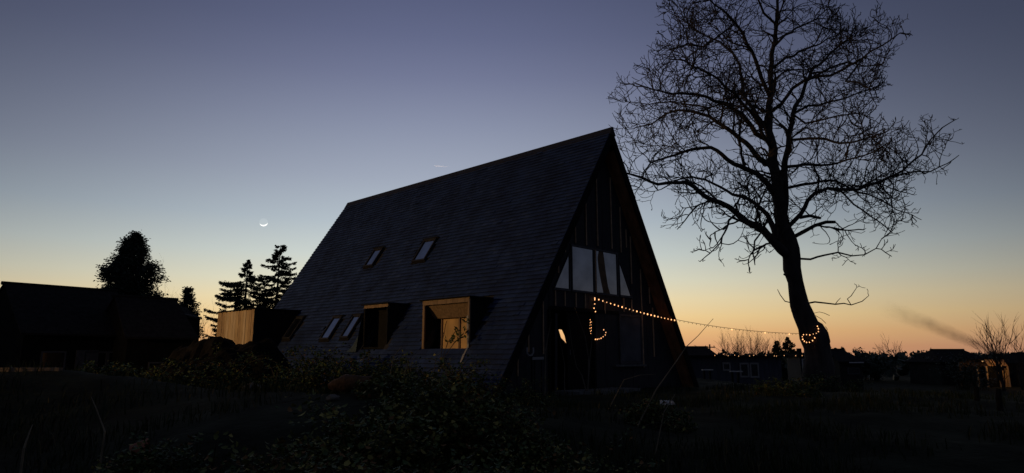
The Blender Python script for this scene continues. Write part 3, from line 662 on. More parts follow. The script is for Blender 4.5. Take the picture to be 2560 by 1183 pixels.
def leafy(name, label, base, H, W, nst, nleaf, ls, mats, group=None, cat='bush', wts=(5, 3, 1, 1), stemr=.012, squash=1.0, cover=None):
    """arching stems with leaves all along them"""
    root = thing(name, label, cat, base, group=group); st = MB(); lf = MB(); tips = []
    for i in range(nst):
        a = uni(0, 2 * pi); rr = sqrt(rnd()); bx, by = cos(a) * rr * W * .75, sin(a) * rr * W * .75 * squash
        gz = hgt(base.x + bx, base.y + by) - base.z
        hh = H * (1 - .75 * rr * rr) * uni(.65, 1.1); a2 = uni(0, 2 * pi); out = uni(.15, .6) * hh
        p0 = Vector((bx, by, gz - .03)); p1 = p0 + Vector((cos(a2) * out * .3, sin(a2) * out * .3, hh * .62)); p2 = p0 + Vector((cos(a2) * out, sin(a2) * out, hh)); p3 = p0 + Vector((cos(a2) * out * 1.9, sin(a2) * out * 1.9, hh * uni(.55, .95)))
        pts = []
        for k in range(7):
            t = k / 6; pts.append(p0 * (1 - t) ** 3 + p1 * 3 * t * (1 - t) ** 2 + p2 * 3 * t * t * (1 - t) + p3 * t ** 3)
        (MB() if nst <= 30 else st).tube(pts, [stemr * (1 - .1 * k) for k in range(7)], 3, cap=False).build('stem', M_bstem, root) if nst <= 30 else st.tube(pts, [stemr * (1 - .1 * k) for k in range(7)], 3, cap=False)
        tips.append(pts)
    for i in range(nleaf):
        pts = random.choice(tips); t = uni(.18, 1) * 6; k = min(5, int(t)); p = pts[k].lerp(pts[k + 1], t - k) + Vector((uni(-1, 1), uni(-1, 1), uni(-1, 1))) * ls * 1.2
        d = Vector((uni(-1, 1), uni(-1, 1), uni(-.6, .8))).normalized(); s = d.cross(Vector((uni(-.5, .5), uni(-.5, .5), 1))).normalized()
        L = ls * uni(.55, 1.3); wd = L * uni(.28, .42); up = d.cross(s) * L * .12
        lf.add([p, p + d * L * .35 + s * wd + up, p + d * L * .75 + s * wd * .7 + up, p + d * L, p + d * L * .75 - s * wd * .7 + up, p + d * L * .35 - s * wd + up], [(0, 1, 5), (1, 2, 4, 5), (2, 3, 4)], random.choices(range(len(mats)), wts[:len(mats)])[0])
    if st.f: st.build('stems', M_bstem, root)
    lf.build('leaves', mats, root)
    return root
def leafy_px(px, pytop, Y, wpx, nst, nleaf, ls, label, group=None, name='bramble_bush', mats=None, wts=(5, 3, 1, 1), squash=1.0, stemr=.012):
    bs = gbase(px, Y); H = max(.25, topz(px, pytop, Y) - bs.z); return leafy(name, label, bs, H, wpx / FPX * Y / 2, nst, nleaf, ls, mats or M_leaf, group, 'bush', wts, stemr if Y > 8 else stemr * .5, squash)

# ------------------------------------------------------------------ neighbouring buildings
def gable_house(name, label, pl, pr, zr, half, drop, zb, cat='house', wall=None, roof=None, group=None, hip0=0, hip1=0):
    """ridge from pl to pr (world points at height zr); roof falls by drop over half on both sides"""
    ax_ = Vector((pr.x - pl.x, pr.y - pl.y, 0)); L = ax_.length; rz = math.atan2(ax_.y, ax_.x)
    root = thing(name, label, cat, (pl.x, pl.y, zb), rz, group)
    z1 = zr - zb; z0 = z1 - drop
    for s in (-1, 1):
        MB().prism([(-.2 + 0, s * (half + .25), z0 - .25 * drop / half), (L + .2, s * (half + .25), z0 - .25 * drop / half), (L - hip1, s * .02, z1), (hip0, s * .02, z1)], (0, 0, .09)).build('roof_slope', roof or M_roofd, root)
    for e, hp in ((0, hip0), (L, hip1)):
        if hp:
            d_ = -1 if e == 0 else 1
            MB().prism([(e + d_ * .2, -half - .25, z0 - .25 * drop / half), (e + d_ * .2, half + .25, z0 - .25 * drop / half), (e - d_ * hp, 0, z1)], (0, 0, .08)).build('hip_slope', roof or M_roofd, root)
    MB().tube([(hip0 - .1, 0, z1 + .08), (L - hip1 + .1, 0, z1 + .08)], .09, 6).build('ridge_tiles', roof or M_roofd, root)
    b = MB()
    b.prism([(.02, -half + .1, -.5), (.02, half - .1, -.5), (.02, half - .1, z0), (.02, 0, z1 - .12 - (drop if hip0 else 0)), (.02, -half + .1, z0)], (.2, 0, 0))
    b.build('gable_wall', wall or M_wallr, root)
    b = MB(); b.prism([(L - .22, -half + .1, -.5), (L - .22, half - .1, -.5), (L - .22, half - .1, z0), (L - .22, 0, z1 - .12 - (drop if hip1 else 0)), (L - .22, -half + .1, z0)], (.2, 0, 0)); b.build('gable_wall', wall or M_wallr, root)
    MB().box(.225, L - .225, -half + .1, -half + .3, -.5, z0 + .02).build('front_wall', wall or M_wallr, root)
    MB().box(.225, L - .225, half - .3, half - .1, -.5, z0 + .02).build('rear_wall', wall or M_wallr, root)
    return root, L, z0, z1, half
def add_window(root, x, z, wd, h, half, fm=None, gm=None, name='window'):
    b = MB(); y0 = -half + .1
    b.box(x - wd / 2, x + wd / 2, y0 - .05, y0 - .003, z - h / 2, z - h / 2 + .07); b.box(x - wd / 2, x + wd / 2, y0 - .05, y0 - .003, z + h / 2 - .07, z + h / 2)
    b.box(x - wd / 2, x - wd / 2 + .07, y0 - .05, y0 - .003, z - h / 2 + .07, z + h / 2 - .07); b.box(x + wd / 2 - .07, x + wd / 2, y0 - .05, y0 - .003, z - h / 2 + .07, z + h / 2 - .07)
    o = b.build(name, fm or M_white, root)
    MB().box(x - wd / 2 + .07, x + wd / 2 - .07, y0 - .025, y0 - .004, z - h / 2 + .07, z + h / 2 - .07).build('pane', gm or M_dglass, o); return o
# left: two low long roofs
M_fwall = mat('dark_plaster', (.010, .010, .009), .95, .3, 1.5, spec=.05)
pl, pr = atz(9, 712, 4.4), atz(290, 732, 4.4)
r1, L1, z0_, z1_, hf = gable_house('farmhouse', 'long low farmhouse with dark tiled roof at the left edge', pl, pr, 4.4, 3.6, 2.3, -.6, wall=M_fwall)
for fx in (.25, .6, .8): add_window(r1, L1 * fx, 1.3, 1.0, 1.1, hf, M_frame)
MB().box(L1 * .43, L1 * .43 + .95, -hf + .05, -hf + .097, -.3, 1.9).build('door', M_frame, r1)
pl, pr = atz(285, 744, 3.9), atz(440, 753, 3.9)
r2, L2, z0_, z1_, hf = gable_house('farm_outbuilding', 'lower dark outbuilding right of the farmhouse, roof end sloping down', pl, pr, 3.9, 2.6, 1.9, -.8, wall=M_fwall)
add_window(r2, L2 * .5, 1.1, .9, .9, hf, M_frame)
pa, pb = at(462, 767, 40), at(502, 794, 40)
lean = thing('lean_to', 'lean-to with sagging roof edge against the outbuilding end', 'shed', (pa.x, 40, hgt(pa.x, 40)))
zb = hgt(pa.x, 40); W_ = pb.x - pa.x
prof = [(-.9, pa.z + .12), (0, pa.z), (W_ * .45, (pa.z + pb.z) / 2 - .12), (W_, pb.z)]
b = MB()
for (x0, z0), (x1, z1) in zip(prof, prof[1:]):
    b.hexa([(x0, -1.5, z0 - zb - .1), (x1, -1.5, z1 - zb - .1), (x1, .2, z1 - zb - .1), (x0, .2, z0 - zb - .1)], [(x0, -1.5, z0 - zb), (x1, -1.5, z1 - zb), (x1, .2, z1 - zb), (x0, .2, z0 - zb)])
b.build('roof', M_roofd, lean)
MB().prism([(-.9, -1.4, -.4), (W_ - .08, -1.4, -.4)] + [(min(x, W_ - .08), -1.4, z - zb - .103) for x, z in prof[::-1]], (0, 1.5, 0)).build('wall', M_fwall, lean)

# right: far houses, sheds, pole
def house_px(name, label, xl, xr, yr, Y, drop, half, hip0=0, hip1=0, wall=None, cat='house', yaw=0):
    a, c = at(xl, yr, Y), at(xr, yr, Y + yaw); zb = hgt(a.x, Y); zr = a.z; c.z = a.z
    return gable_house(name, label, a, c, zr, half, drop, zb, cat, wall, None, None, hip0, hip1)
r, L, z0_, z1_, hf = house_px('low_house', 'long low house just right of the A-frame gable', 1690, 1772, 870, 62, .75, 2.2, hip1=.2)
MB().box(L * .55, L * .9, -hf + .02, -hf + .09, z0_ - .75, z0_ - .3).build('lit_wall_band', M_wood, r)  # lit strip of the wall, put in as a paler band
p = at(1774, 861, 70); pole = thing('utility_pole', 'thin wooden utility pole over the far low house', 'pole', (p.x, 70, hgt(p.x, 70)))
ph = p.z - hgt(p.x, 70)
MB().tube([(0, 0, -.3), (0, 0, ph)], [.11, .08], 8).build('post', M_woodd, pole)
MB().box(-.55, .55, -.05, .05, ph - .35, ph - .25).build('cross_arm', M_woodd, pole)
for x, d in ((-.45, at(1735, 863, 75)), (.45, at(1812, 879, 72))):
    q = d - Vector((p.x, 70, hgt(p.x, 70))); s = Vector((x, 0, ph - .22)); pts = [s.lerp(q, t / 8) - Vector((0, 0, .5 * (t / 8) * (1 - t / 8))) for t in range(9)]
    MB().tube(pts, .022, 3).build('wire', M_cable, pole); MB().tube([(x, 0, ph - .25), (x, 0, ph - .12)], .035, 6).build('insulator', M_frame, pole)
# blue-grey cabin with white windows
CY = 34.0; a, c = at(1716, 891, CY), at(1952, 896, CY + 2); zb = hgt(a.x + 3, CY); top = 1.0 - .02
cab = thing('garden_cabin', 'blue-grey flat-roofed cabin with white framed double window', 'cabin', (a.x, CY, zb), math.atan2(2, c.x - a.x))
CL = sqrt((c.x - a.x) ** 2 + 4); ht = top - zb
x = 0
while x < CL - .01:
    MB().box(x + .004, min(x + .3, CL) - .004, 0 - uni(0, .008), .06, -.4, ht).build('wall_board', M_blue, cab); x += .3
MB().box(0, .06, .062, 3, -.4, ht).build('side_wall', M_blue, cab); MB().box(CL - .06, CL, .062, 3, -.4, ht).build('side_wall', M_blue, cab)
MB().box(-.25, CL + .25, -.3, 3.1, ht + .002, ht + .09).build('roof', M_roofd, cab)
def cab_win(x0p, x1p, y0p, y1p, name='window'):
    p0, p1 = at(x0p, y0p, CY + 1), at(x1p, y1p, CY + 1); x0, x1 = p0.x - a.x, p1.x - a.x; z1, z0 = p0.z - zb, p1.z - zb
    b = MB(); f = .085
    b.box(x0, x1, -.06, -.012, z1 - f, z1); b.box(x0, x1, -.06, -.012, z0, z0 + f); b.box(x0, x0 + f, -.06, -.012, z0 + f, z1 - f); b.box(x1 - f, x1, -.06, -.012, z0 + f, z1 - f)
    o = b.build(name, M_dimw, cab); MB().box(x0 + f, x1 - f, -.03, -.013, z0 + f, z1 - f).build('pane', M_dglass, o)
cab_win(1857, 1887.4, 907, 944); cab_win(1888, 1918, 907, 945); cab_win(1806, 1831, 906, 927)
fl = thing('cabin_fairy_lights', 'tiny warm lights along the cabin roof edge', 'string lights', (a.x, CY, zb + ht))
cb = MB(); pts = [Vector((i * .12, -.36, .1 + .02 * sin(i))) for i in range(60)]; cb.tube([p_ + Vector((.2, 0, 0)) for p_ in pts], .008, 3); cb.build('cable', M_cable, fl)
for i in range(12):
    q = Vector((1.5 + i * .38 + uni(-.2, .2), -.38, .08 + uni(-.03, .03))); bb = MB(); bb.tube([q - Vector((0, 0, .022)), q, q + Vector((0, 0, .022))], [.005, .014, .005], 6); bb.build('bulb', M_bulbs, fl)
# board lying in front of it, pale edges
for px, py, w_, lb in ((1755, 925, 26, 'pale board lying left of the small cabin window'), (1825, 929, 30, 'pale board lying under the small cabin window')):
    q = at(px, py, 29); q.z = hgt(q.x, 29) + .02; q0 = at(px, py, 29)
    o = thing('loose_board', lb, 'board', q); MB().box(0, w_ / FPX * 29, -.1, .1, q0.z - q.z - .02, q0.z - q.z + .02).build('plank', M_white, o); MB().box(.05, .12, -.06, .06, -.05, q0.z - q.z - .022).build('trestle', M_dark, o); MB().box(.3, .36, -.06, .06, -.05, q0.z - q.z - .022).build('trestle', M_dark, o)
# narrow shed behind the trunk
p = at(1998, 871, 37); sh = thing('narrow_shed', 'narrow dark shed with white slit window behind the tree trunk', 'shed', (p.x, 37, hgt(p.x, 37))); hh = at(1998, 893, 37).z - hgt(p.x, 37)
MB().box(0, 1.7, 0, 1.8, -.4, hh).build('wall', M_wall, sh); MB().hexa([(-.1, -.1, hh + .003), (1.8, -.1, hh + .003), (1.8, 1.9, hh + .003), (-.1, 1.9, hh + .003)], [(-.1, -.1, hh + .2), (1.8, -.1, hh + .08), (1.8, 1.9, hh + .08), (-.1, 1.9, hh + .2)]).build('roof', M_roofd, sh)
MB().box(.05, .25, .3, .5, hh + .19, p.z - hgt(p.x, 37)).build('flue', M_dark, sh)
b = MB(); zt, zl = at(2002, 897, 37).z - hgt(p.x, 37), at(2002, 923, 37).z - hgt(p.x, 37)
b.box(.08, .13, -.04, -.003, zl, zt); b.box(.30, .35, -.04, -.003, zl, zt); b.box(.13, .30, -.04, -.003, zt - .05, zt); b.box(.13, .30, -.04, -.003, zl, zl + .05)
wn = b.build('window', M_white, sh); MB().box(.13, .30, -.02, -.004, zl + .05, zt - .05).build('pane', M_dglass, wn)
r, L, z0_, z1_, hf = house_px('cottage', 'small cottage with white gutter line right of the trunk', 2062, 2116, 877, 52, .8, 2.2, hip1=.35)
MB().box(L * .35, L * .98, -hf - .28, -hf - .2, z0_ - .12, z0_ - .04).build('gutter', M_white, r); add_window(r, L * .6, z0_ - .7, .9, .5, hf, M_frame)
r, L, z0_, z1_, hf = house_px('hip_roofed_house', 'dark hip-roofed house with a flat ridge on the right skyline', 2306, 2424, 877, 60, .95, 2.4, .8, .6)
MB().tube([(.78, 0, z1_), (.78, 0, z1_ + .28)], [.06, .02], 6).build('finial', M_roofd, r); add_window(r, L * .45, z0_ - .8, .9, .7, hf, M_frame)
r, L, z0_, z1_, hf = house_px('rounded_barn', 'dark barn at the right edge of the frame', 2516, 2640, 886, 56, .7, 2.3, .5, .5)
MB().box(L * .2, L * .55, -hf + .04, -hf + .09, -.2, 1.3).build('barn_door', M_wall, r)
# lit carport
p = at(2440, 899, 54); q = at(2520, 930, 54); zb = hgt(p.x, 54); W_ = q.x - p.x; zt = p.z - zb
cpt = thing('lit_carport', 'open wooden carport glowing orange from a lamp inside', 'carport', (p.x, 54, zb))
for i in range(8): MB().hexa([(W_ * .28 + i * W_ * .08, -.35, zt - .52), (W_ * .28 + (i + 1) * W_ * .08 - .01, -.35, zt - .52), (W_ * .28 + (i + 1) * W_ * .08 - .01, -.31, zt - .52), (W_ * .28 + i * W_ * .08, -.31, zt - .52)], [(W_ * .28 + i * W_ * .08, .05, zt), (W_ * .28 + (i + 1) * W_ * .08 - .01, .05, zt), (W_ * .28 + (i + 1) * W_ * .08 - .01, .09, zt), (W_ * .28 + i * W_ * .08, .09, zt)]).build('canopy_board', M_ply, cpt)
for x in (.0, W_ * .3, W_ * .72, W_): MB().box(x - .05, x + .05, -.05, .05, -.3, zt - .54).build('post', M_wood, cpt)
MB().box(-.1, W_ + .1, 2.0, 2.08, -.3, zt).build('back_wall', M_woodd, cpt); MB().box(-.1, W_ + .1, .0, 2.0, zt + .01, zt + .06).build('roof', M_roofd, cpt)
MB().box(W_ * .36, W_ * .66, .1, .9, -.3, zt - .62).build('dark_crate', M_dark, cpt)
for i in range(6): MB().tube([(W_ * .78 + i * .12, .2, -.3), (W_ * .80 + i * .12 + uni(-.1, .1), .2, zt - .75 + uni(-.2, .1))], .04, 6).build('stacked_log', M_wood, cpt)
MB().box(W_ * .5 - .06, W_ * .5 + .06, .94, 1.06, zt - .1, zt + .0).build('lamp_housing', M_metal, cpt)
MB().tube([(W_ * .5, 1.0, zt - .18), (W_ * .5, 1.0, zt - .105)], [.05, .05], 8).build('lamp_glass', emit('carport_lamp', (1, .55, .2), 1.5), cpt)
pl_ = bpy.data.lights.new('carport_light', 'POINT'); pl_.energy = 20; pl_.color = (1, .5, .16); pl_.shadow_soft_size = .06
po = bpy.data.objects.new('carport_light', pl_); COL.objects.link(po); po.parent = cpt; po.location = (W_ * .55, -1.0, zt - .6)
MB().tube([(W_ * .55, -.36, zt - .50), (W_ * .55, -.92, zt - .55)], .02, 5).build('lamp_arm', M_metal, cpt)
# far street lamps
for px, py, Y, lb, s in ((2259, 887, 110, 'bright far street lamp on the right skyline', .22), (2173, 890, 120, 'faint far street lamp below the round bush', .11)):
    p = at(px, py, Y); o = thing('street_lamp', lb, 'street lamp', (p.x, Y, hgt(p.x, Y)), group='far street lamps'); h_ = p.z - hgt(p.x, Y)
    MB().tube([(0, 0, -.3), (0, 0, h_ + .1), (-.3, 0, h_ + .25)], [.06, .05, .04], 6).build('post', M_metal, o)
    hd = MB(); hd.tube([(-s, 0, h_ + .06), (0, 0, h_), (s * .8, 0, h_ - .10)], [s * .3, s * .42, s * .25], 8); hd.build('lamp_head', emit('far_lamp_glow', (1, .62, .3), 14), o)
# far hedge line reading as one mass
b = MB()
random.seed(21)
for Y, base, amp in ((150, 884, 5), (118, 889, 4), (70, 895, 3)):
    for i in range(2600):
        px = uni(-150, 2760); n_ = noise.noise((px * .011, Y, 0)) * amp + noise.noise((px * .05, Y, 5)) * amp * .6
        top = at(px, base - n_ + uni(-1, 2), Y + uni(-3, 3)); zb = -1.5; z = zb + (top.z - zb) * sqrt(rnd())
        q = Vector((top.x, top.y, z)); spray(b, q, Vector((uni(-1, 1), uni(-.3, .3), uni(-.2, 1))), uni(.5, 1.1), uni(.2, .4))
tag(b.build('far_hedge', M_leafd), 'dark hedge and tree line along the far horizon', 'hedge', kind='stuff')
random.seed(31)
for px, py, Y, wf, lb in ((1944, 851, 70, .55, 'smaller conifer of the pair left of the trunk'), (1972, 841, 70, .62, 'pointed conifer of the pair left of the trunk')):
    bs = gbase(px, Y); H = topz(px, py, Y) - bs.z
    conifer('far_conifer', lb, bs, H, lambda t, wf=wf: .05 + 4.6 * wf * (1 - t) ** .95 * (.85 + .2 * sin(t * 40)), 170, .25, 80, .17, 'small far conifers', .1)
for px, py, lb in ((2092, 868, 'left of two tiny conifers behind the cottage'), (2108, 867, 'right of two tiny conifers behind the cottage')):
    bs = gbase(px, 62); H = topz(px, py, 62) - bs.z; conifer('far_conifer', lb, bs, H, lambda t: .06 + 1.5 * (1 - t), 110, .2, 70, .16, 'small far conifers', .08)
G4 = [M_leafd]
bs = gbase(2172, 66); H = topz(2176, 850, 66) - bs.z
leafy('evergreen_bush', 'ragged evergreen bush on the right skyline above a faint lamp', bs, H, 1.1, 40, 2600, .24, G4, None, 'bush')
for px, py, Y, w_, lb in ((2210, 873, 90, 30, 'low rounded bush right of the ragged evergreen'), (2278, 872, 88, 36, 'low rounded bush right of the bright far lamp'), (1898, 873, 64, 46, 'dome-shaped dark bush in front of the bare far trees')):
    bs = gbase(px, Y); H = topz(px, py, Y) - bs.z; leafy('evergreen_bush', lb, bs, H, w_ / FPX * Y / 2, 34, 1700, .26, G4, 'far evergreen bushes', 'bush')
bs = gbase(2415, 50); H = topz(2420, 853, 50) - bs.z
leafy('garden_shrub', 'open leafy shrub in front of the hip-roofed house', bs, H, 1.5, 60, 1500, .16, G4, None, 'bush', stemr=.018)
bare_px(2500, 824, 48, .42, 11, 'bare many-stemmed pollard beside the glowing carport', 2, .05, name='pollard_tree', lean=(-.12, 0))
bare_px(2545, 838, 50, .35, 7, 'bare thin shrub at the far right edge', 2, .03)
# fence posts
for px, yt, Y, lb in ((2430, 978, 15, 'dark fence post, left one of the pair in the right field'), (2484, 972, 13.5, 'dark leaning fence post, right one of the pair in the right field')):
    p = gbase(px, Y); hh = topz(px, yt, Y) - p.z; o = MB(); o.tube([(0, 0, -.2), (0, .01, hh * .6), (.03, .02, max(.3, hh))], [.06, .055, .045], 8)
    ob = o.build('fence_post', M_dark); ob.location = p; tag(ob, lb, 'post', 'field fence posts')

# ------------------------------------------------------------------ string lights
def bulb(parent, p, m, r=.03, org=(0, 0, 0)):
    q = Vector(p) - Vector(org); b = MB()
    b.tube([q + Vector((0, 0, r * 1.25)), q + Vector((0, 0, r * .7)), q, q - Vector((0, 0, r * .75)), q - Vector((0, 0, r * 1.1))], [r * .35, r * .75, r, r * .65, r * .12], 7)
    return b.build('bulb', m, parent, smooth=True)
def along(pts, step):
    out = []; acc = 0
    for a, c in zip(pts, pts[1:]):
        L = (c - a).length; t = step - acc
        while t < L: out.append(a.lerp(c, t / L)); t += step
        acc = (acc + L) % step
    return out
def on_gable(px, py, y=GY - .11):
    r = ray(px, py); o = toL(Vector((0, 0, CAMZ))); d = Vector((r.dot(VH), r.dot(UH), r.z)); p = o + d * ((y - o.y) / d.y); return toW(*p)
def sag(a, c, n, s): return [a.lerp(c, i / n) - Vector((0, 0, 4 * s * (i / n) * (1 - i / n))) for i in range(n + 1)]
s_top, s_rake = on_gable(1487, 743), on_gable(1689, 799, -.06)
st1 = [on_gable(1495, 780), on_gable(1487, 776), on_gable(1485, 768), on_gable(1487, 755), s_top]
trunk_hit = z6(1060, 638, TY - .5)
seg_wall = sag(s_top, s_rake, 16, .05); seg_sky = sag(s_rake, trunk_hit, 20, .10)
strl = thing('string_lights', 'warm bulb string running from the gable past the roof edge to the tree', 'string lights', s_top)
MB().tube(st1 + seg_wall[1:] + seg_sky[1:], .008, 4).build('cable', M_cable, strl, origin=s_top)
random.seed(5)
for p in along(st1, .13): bulb(strl, p - Vector((0, 0, .03)), M_bulb, uni(.013, .018), s_top)
for p in [s_top] + along(seg_wall, .18): bulb(strl, p - Vector((0, 0, .035)), M_bulb if rnd() < .55 else M_bulbs, uni(.014, .024), s_top)
for i, p in enumerate(along(seg_sky, .19)): bulb(strl, p - Vector((0, 0, .035)), M_bulb if i in (13, 22, 29) else M_off, .024 if i in (13, 22, 29) else .014, s_top)
def trunk_arc(zpts): return [z6(x, y, TY - .52 + .30 * ((x - 1150) / 110) ** 2 * .6) for x, y in zpts]
a1 = trunk_arc([(1055, 640), (1078, 643), (1103, 643), (1130, 646), (1158, 638), (1183, 632), (1200, 618), (1200, 594), (1192, 574)])
a2 = trunk_arc([(1060, 648), (1068, 660), (1072, 682), (1085, 697), (1103, 707), (1127, 706), (1152, 692), (1170, 669)])
wrap = thing('trunk_string_lights', 'two loops of warm bulbs wound round the leaning trunk', 'string lights', a1[0])
for A in (a1, a2): MB().tube(A, .008, 4).build('cable', M_cable, wrap, origin=a1[0])
for p in a1[1:] + a2[1:]: bulb(wrap, p - Vector((0, .02, .02)), M_bulb if rnd() < .7 else M_bulbs, uni(.015, .023), a1[0])
# lamps hanging by the doorway
z4 = lambda x, y: on_gable(1240 + x / 2.688, 560 + y / 2.688, GY - .16)
h1 = [z4(632, 625), z4(634, 660), z4(630, 690), z4(634, 715), z4(637, 738), z4(642, 712), z4(639, 680), z4(640, 650)]
hang = thing('hanging_light_cluster', 'short doubled strand of warm bulbs hanging beside the doorway', 'string lights', h1[0])
MB().tube(h1, .006, 4).build('cable', M_cable, hang, origin=h1[0])
for p in along(h1, .085): bulb(hang, p, M_bulb, uni(.008, .012), h1[0])
h2 = [z4(668, 776), z4(680, 776), z4(692, 773), z4(706, 769), z4(720, 759), z4(734, 747), z4(738, 730), z4(724, 712)]
arc = thing('light_arc', 'small arc of warm bulbs low on the gable wall', 'string lights', h2[0])
MB().tube(h2, .006, 4).build('cable', M_cable, arc, origin=h2[0])
for k_, p in enumerate(h2): bulb(arc, p, M_bulb if k_ in (0, 1, 3) else M_bulbs, .016, h2[0])

# ------------------------------------------------------------------ things lying about
# street lamp on the lane to the left: its sodium light falls on the annex planks and the dormers
lp = Vector((-33.0, 5.0, hgt(-33, 5)))
lamp = thing('lane_lamp', 'sodium street lamp on the lane left of the garden', 'street lamp', lp)
MB().tube([(0, 0, -.3), (0, 0, 5.0), (.25, 0, 5.5), (.9, .1, 5.7)], [.09, .06, .045, .04], 10).build('post', M_metal, lamp, smooth=True)
hd = MB(); hd.hexa([(.75, -.12, 5.62), (1.45, -.10, 5.60), (1.45, .3, 5.60), (.75, .3, 5.62)], [(.75, -.05, 5.78), (1.4, -.03, 5.72), (1.4, .22, 5.72), (.75, .22, 5.78)]); hdo = hd.build('lamp_head', M_metal, lamp)
MB().box(.85, 1.38, -.02, .2, 5.55, 5.60).build('lamp_glass', emit('sodium_glass', (1, .5, .14), 8), hdo)
spt = bpy.data.lights.new('lane_lamp_light', 'SPOT'); spt.energy = 15500; spt.color = (1, .60, .24); spt.spot_size = R(66); spt.spot_blend = 1.0; spt.shadow_soft_size = .15
spo = bpy.data.objects.new('lane_lamp_light', spt); COL.objects.link(spo); spo.parent = lamp; spo.location = (1.1, .1, 5.5)
spo.rotation_euler = Vector((-12, -9.0, 1.7)).to_track_quat('Z', 'Y').to_euler()

random.seed(11)
# spoil heap in front of the annex
hx = at(572, 826, 18.5); hb = Vector((hx.x, 18.5, hgt(hx.x, 18.5))); HH = hx.z - hb.z
b = MB(); n = 46; vs = []
for j in range(n + 1):
    for i in range(n + 1):
        u_, v_ = (i / n * 2 - 1), (j / n * 2 - 1); x, y = u_ * 2.7, v_ * 2.2; rr = sqrt(u_ * u_ + v_ * v_)
        p3 = Vector((x + hb.x, y + hb.y, 0)); sh_ = max(0, 1 - rr ** 1.7)
        z = HH * .92 * sh_ * (1 + .45 * noise.noise(p3 * 1.1 + Vector((3, 0, 0)))) + (.22 * noise.noise(p3 * 2.4) + .12 * noise.noise(p3 * 6.5) + .045 * noise.noise(p3 * 15)) * min(1, sh_ * 4)
        vs.append((x, y, z - .12 + hgt(hb.x + x, hb.y + y) - hb.z))
b.add(vs, [(j * (n + 1) + i, j * (n + 1) + i + 1, (j + 1) * (n + 1) + i + 1, (j + 1) * (n + 1) + i) for j in range(n) for i in range(n)])
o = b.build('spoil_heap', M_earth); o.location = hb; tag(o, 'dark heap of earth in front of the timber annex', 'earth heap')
def stone(px, py, Y, wpx, hpx, label, m=None, name='stone', cat='stone'):
    p = at(px, py, Y); gz = hgt(p.x, Y); bm = bmesh.new(); bmesh.ops.create_icosphere(bm, subdivisions=3, radius=1)
    sx, sz = wpx / FPX * Y / 2, hpx / FPX * Y / 2
    for v in bm.verts:
        k = 1 + .22 * noise.noise(v.co * 1.6 + Vector((px, 0, 0))) + .08 * noise.noise(v.co * 5 + Vector((px, 0, 0)))
        v.co = Vector((v.co.x * sx * k, v.co.y * sx * .8 * k, v.co.z * sz * k))
    me = bpy.data.meshes.new(name); bm.to_mesh(me); bm.free(); me.materials.append(m or M_stone)
    o = bpy.data.objects.new(name, me); COL.objects.link(o); o.location = (p.x, Y, max(gz + sz * .55, min(p.z, gz + sz * .8))); tag(o, label, cat)
    return o
stone(632, 938, 12, 46, 30, 'pale rounded stone below the annex')
stone(292, 926, 13, 32, 24, 'small grey block on the left slope')
# rust-brown log on the hump
p = at(880, 940, 9.2); gz = hgt(p.x, 9.2); Lg = 118 / FPX * 9.2; r_ = .125
lg = thing('cut_log', 'rust-brown thick log lying in the undergrowth', 'log', (p.x, 9.2, gz + r_ * .7), R(-6))
pts = [(-Lg / 2 + Lg * k / 8, .03 * sin(k * 1.3), .05 * sin(k * pi / 8)) for k in range(9)]
M_rust = mat('rusty_bark', (.10, .048, .018), .9, .5, 9, .8, 22); b = MB(); b.tube(pts, [r_ * q_ for q_ in (.30, .58, .80, .95, 1, 1, .95, .88, .78)], 14)
b.v = [tuple(Vector(v) * 1 + Vector((0, noise.noise(Vector(v) * 9), noise.noise(Vector(v) * 9 + Vector((3, 3, 3))))) * .03) for v in b.v]; b.build('bark', M_rust, lg, smooth=True)
MB().tube([(Lg / 2 + .002, .0, .0), (Lg / 2 + .02, .0, .0)], [r_ * .72, r_ * .66], 14).build('cut_face', M_ply, lg)
stone(835, 958, 8.6, 34, 18, 'pale flat stone under the rust-brown log')
# long pale beam at the left edge
p0, p1 = at(-40, 921, 11), at(152, 924, 11); gz = hgt(p0.x, 11)
bmh = thing('timber_beam', 'long pale timber beam lying at the left edge', 'beam', (p0.x, 11, p0.z - .06))
MB().box(0, p1.x - p0.x, -.05, .05, 0, .07).build('beam_body', M_woodd, bmh); MB().box((p1.x - p0.x) * .9, (p1.x - p0.x) * .93, -.055, .055, -.004, .074).build('strap', M_metal, bmh)
for x in (.25, .7): MB().box(x - .1, x + .1, -.09, .09, hgt(p0.x + x, 11) - (p0.z - .06) - .05, -.002).build('bearer_block', M_earth, bmh)
# terracotta pot half hidden on the left
p = at(356, 1026, 7); gz = hgt(p.x, 7); pot = thing('clay_pot', 'small tipped terracotta pot on the dark slope', 'pot', (p.x, 7, gz + .07), R(30))
M_terra = mat('terracotta', (.34, .13, .07), .85, .25, 8)
MB().tube([(-.07, 0, 0), (.03, -.02, .02), (.07, -.03, .03)], [.055, .075, .08], 14, cap=False).build('pot_body', M_terra, pot); MB().tube([(.065, -.03, .028), (.09, -.034, .032)], [.088, .088], 14, cap=False).build('rim', M_terra, pot); MB().tube([(-.072, 0, 0), (-.06, 0, 0)], [.055, .055], 14).build('pot_base', M_terra, pot)
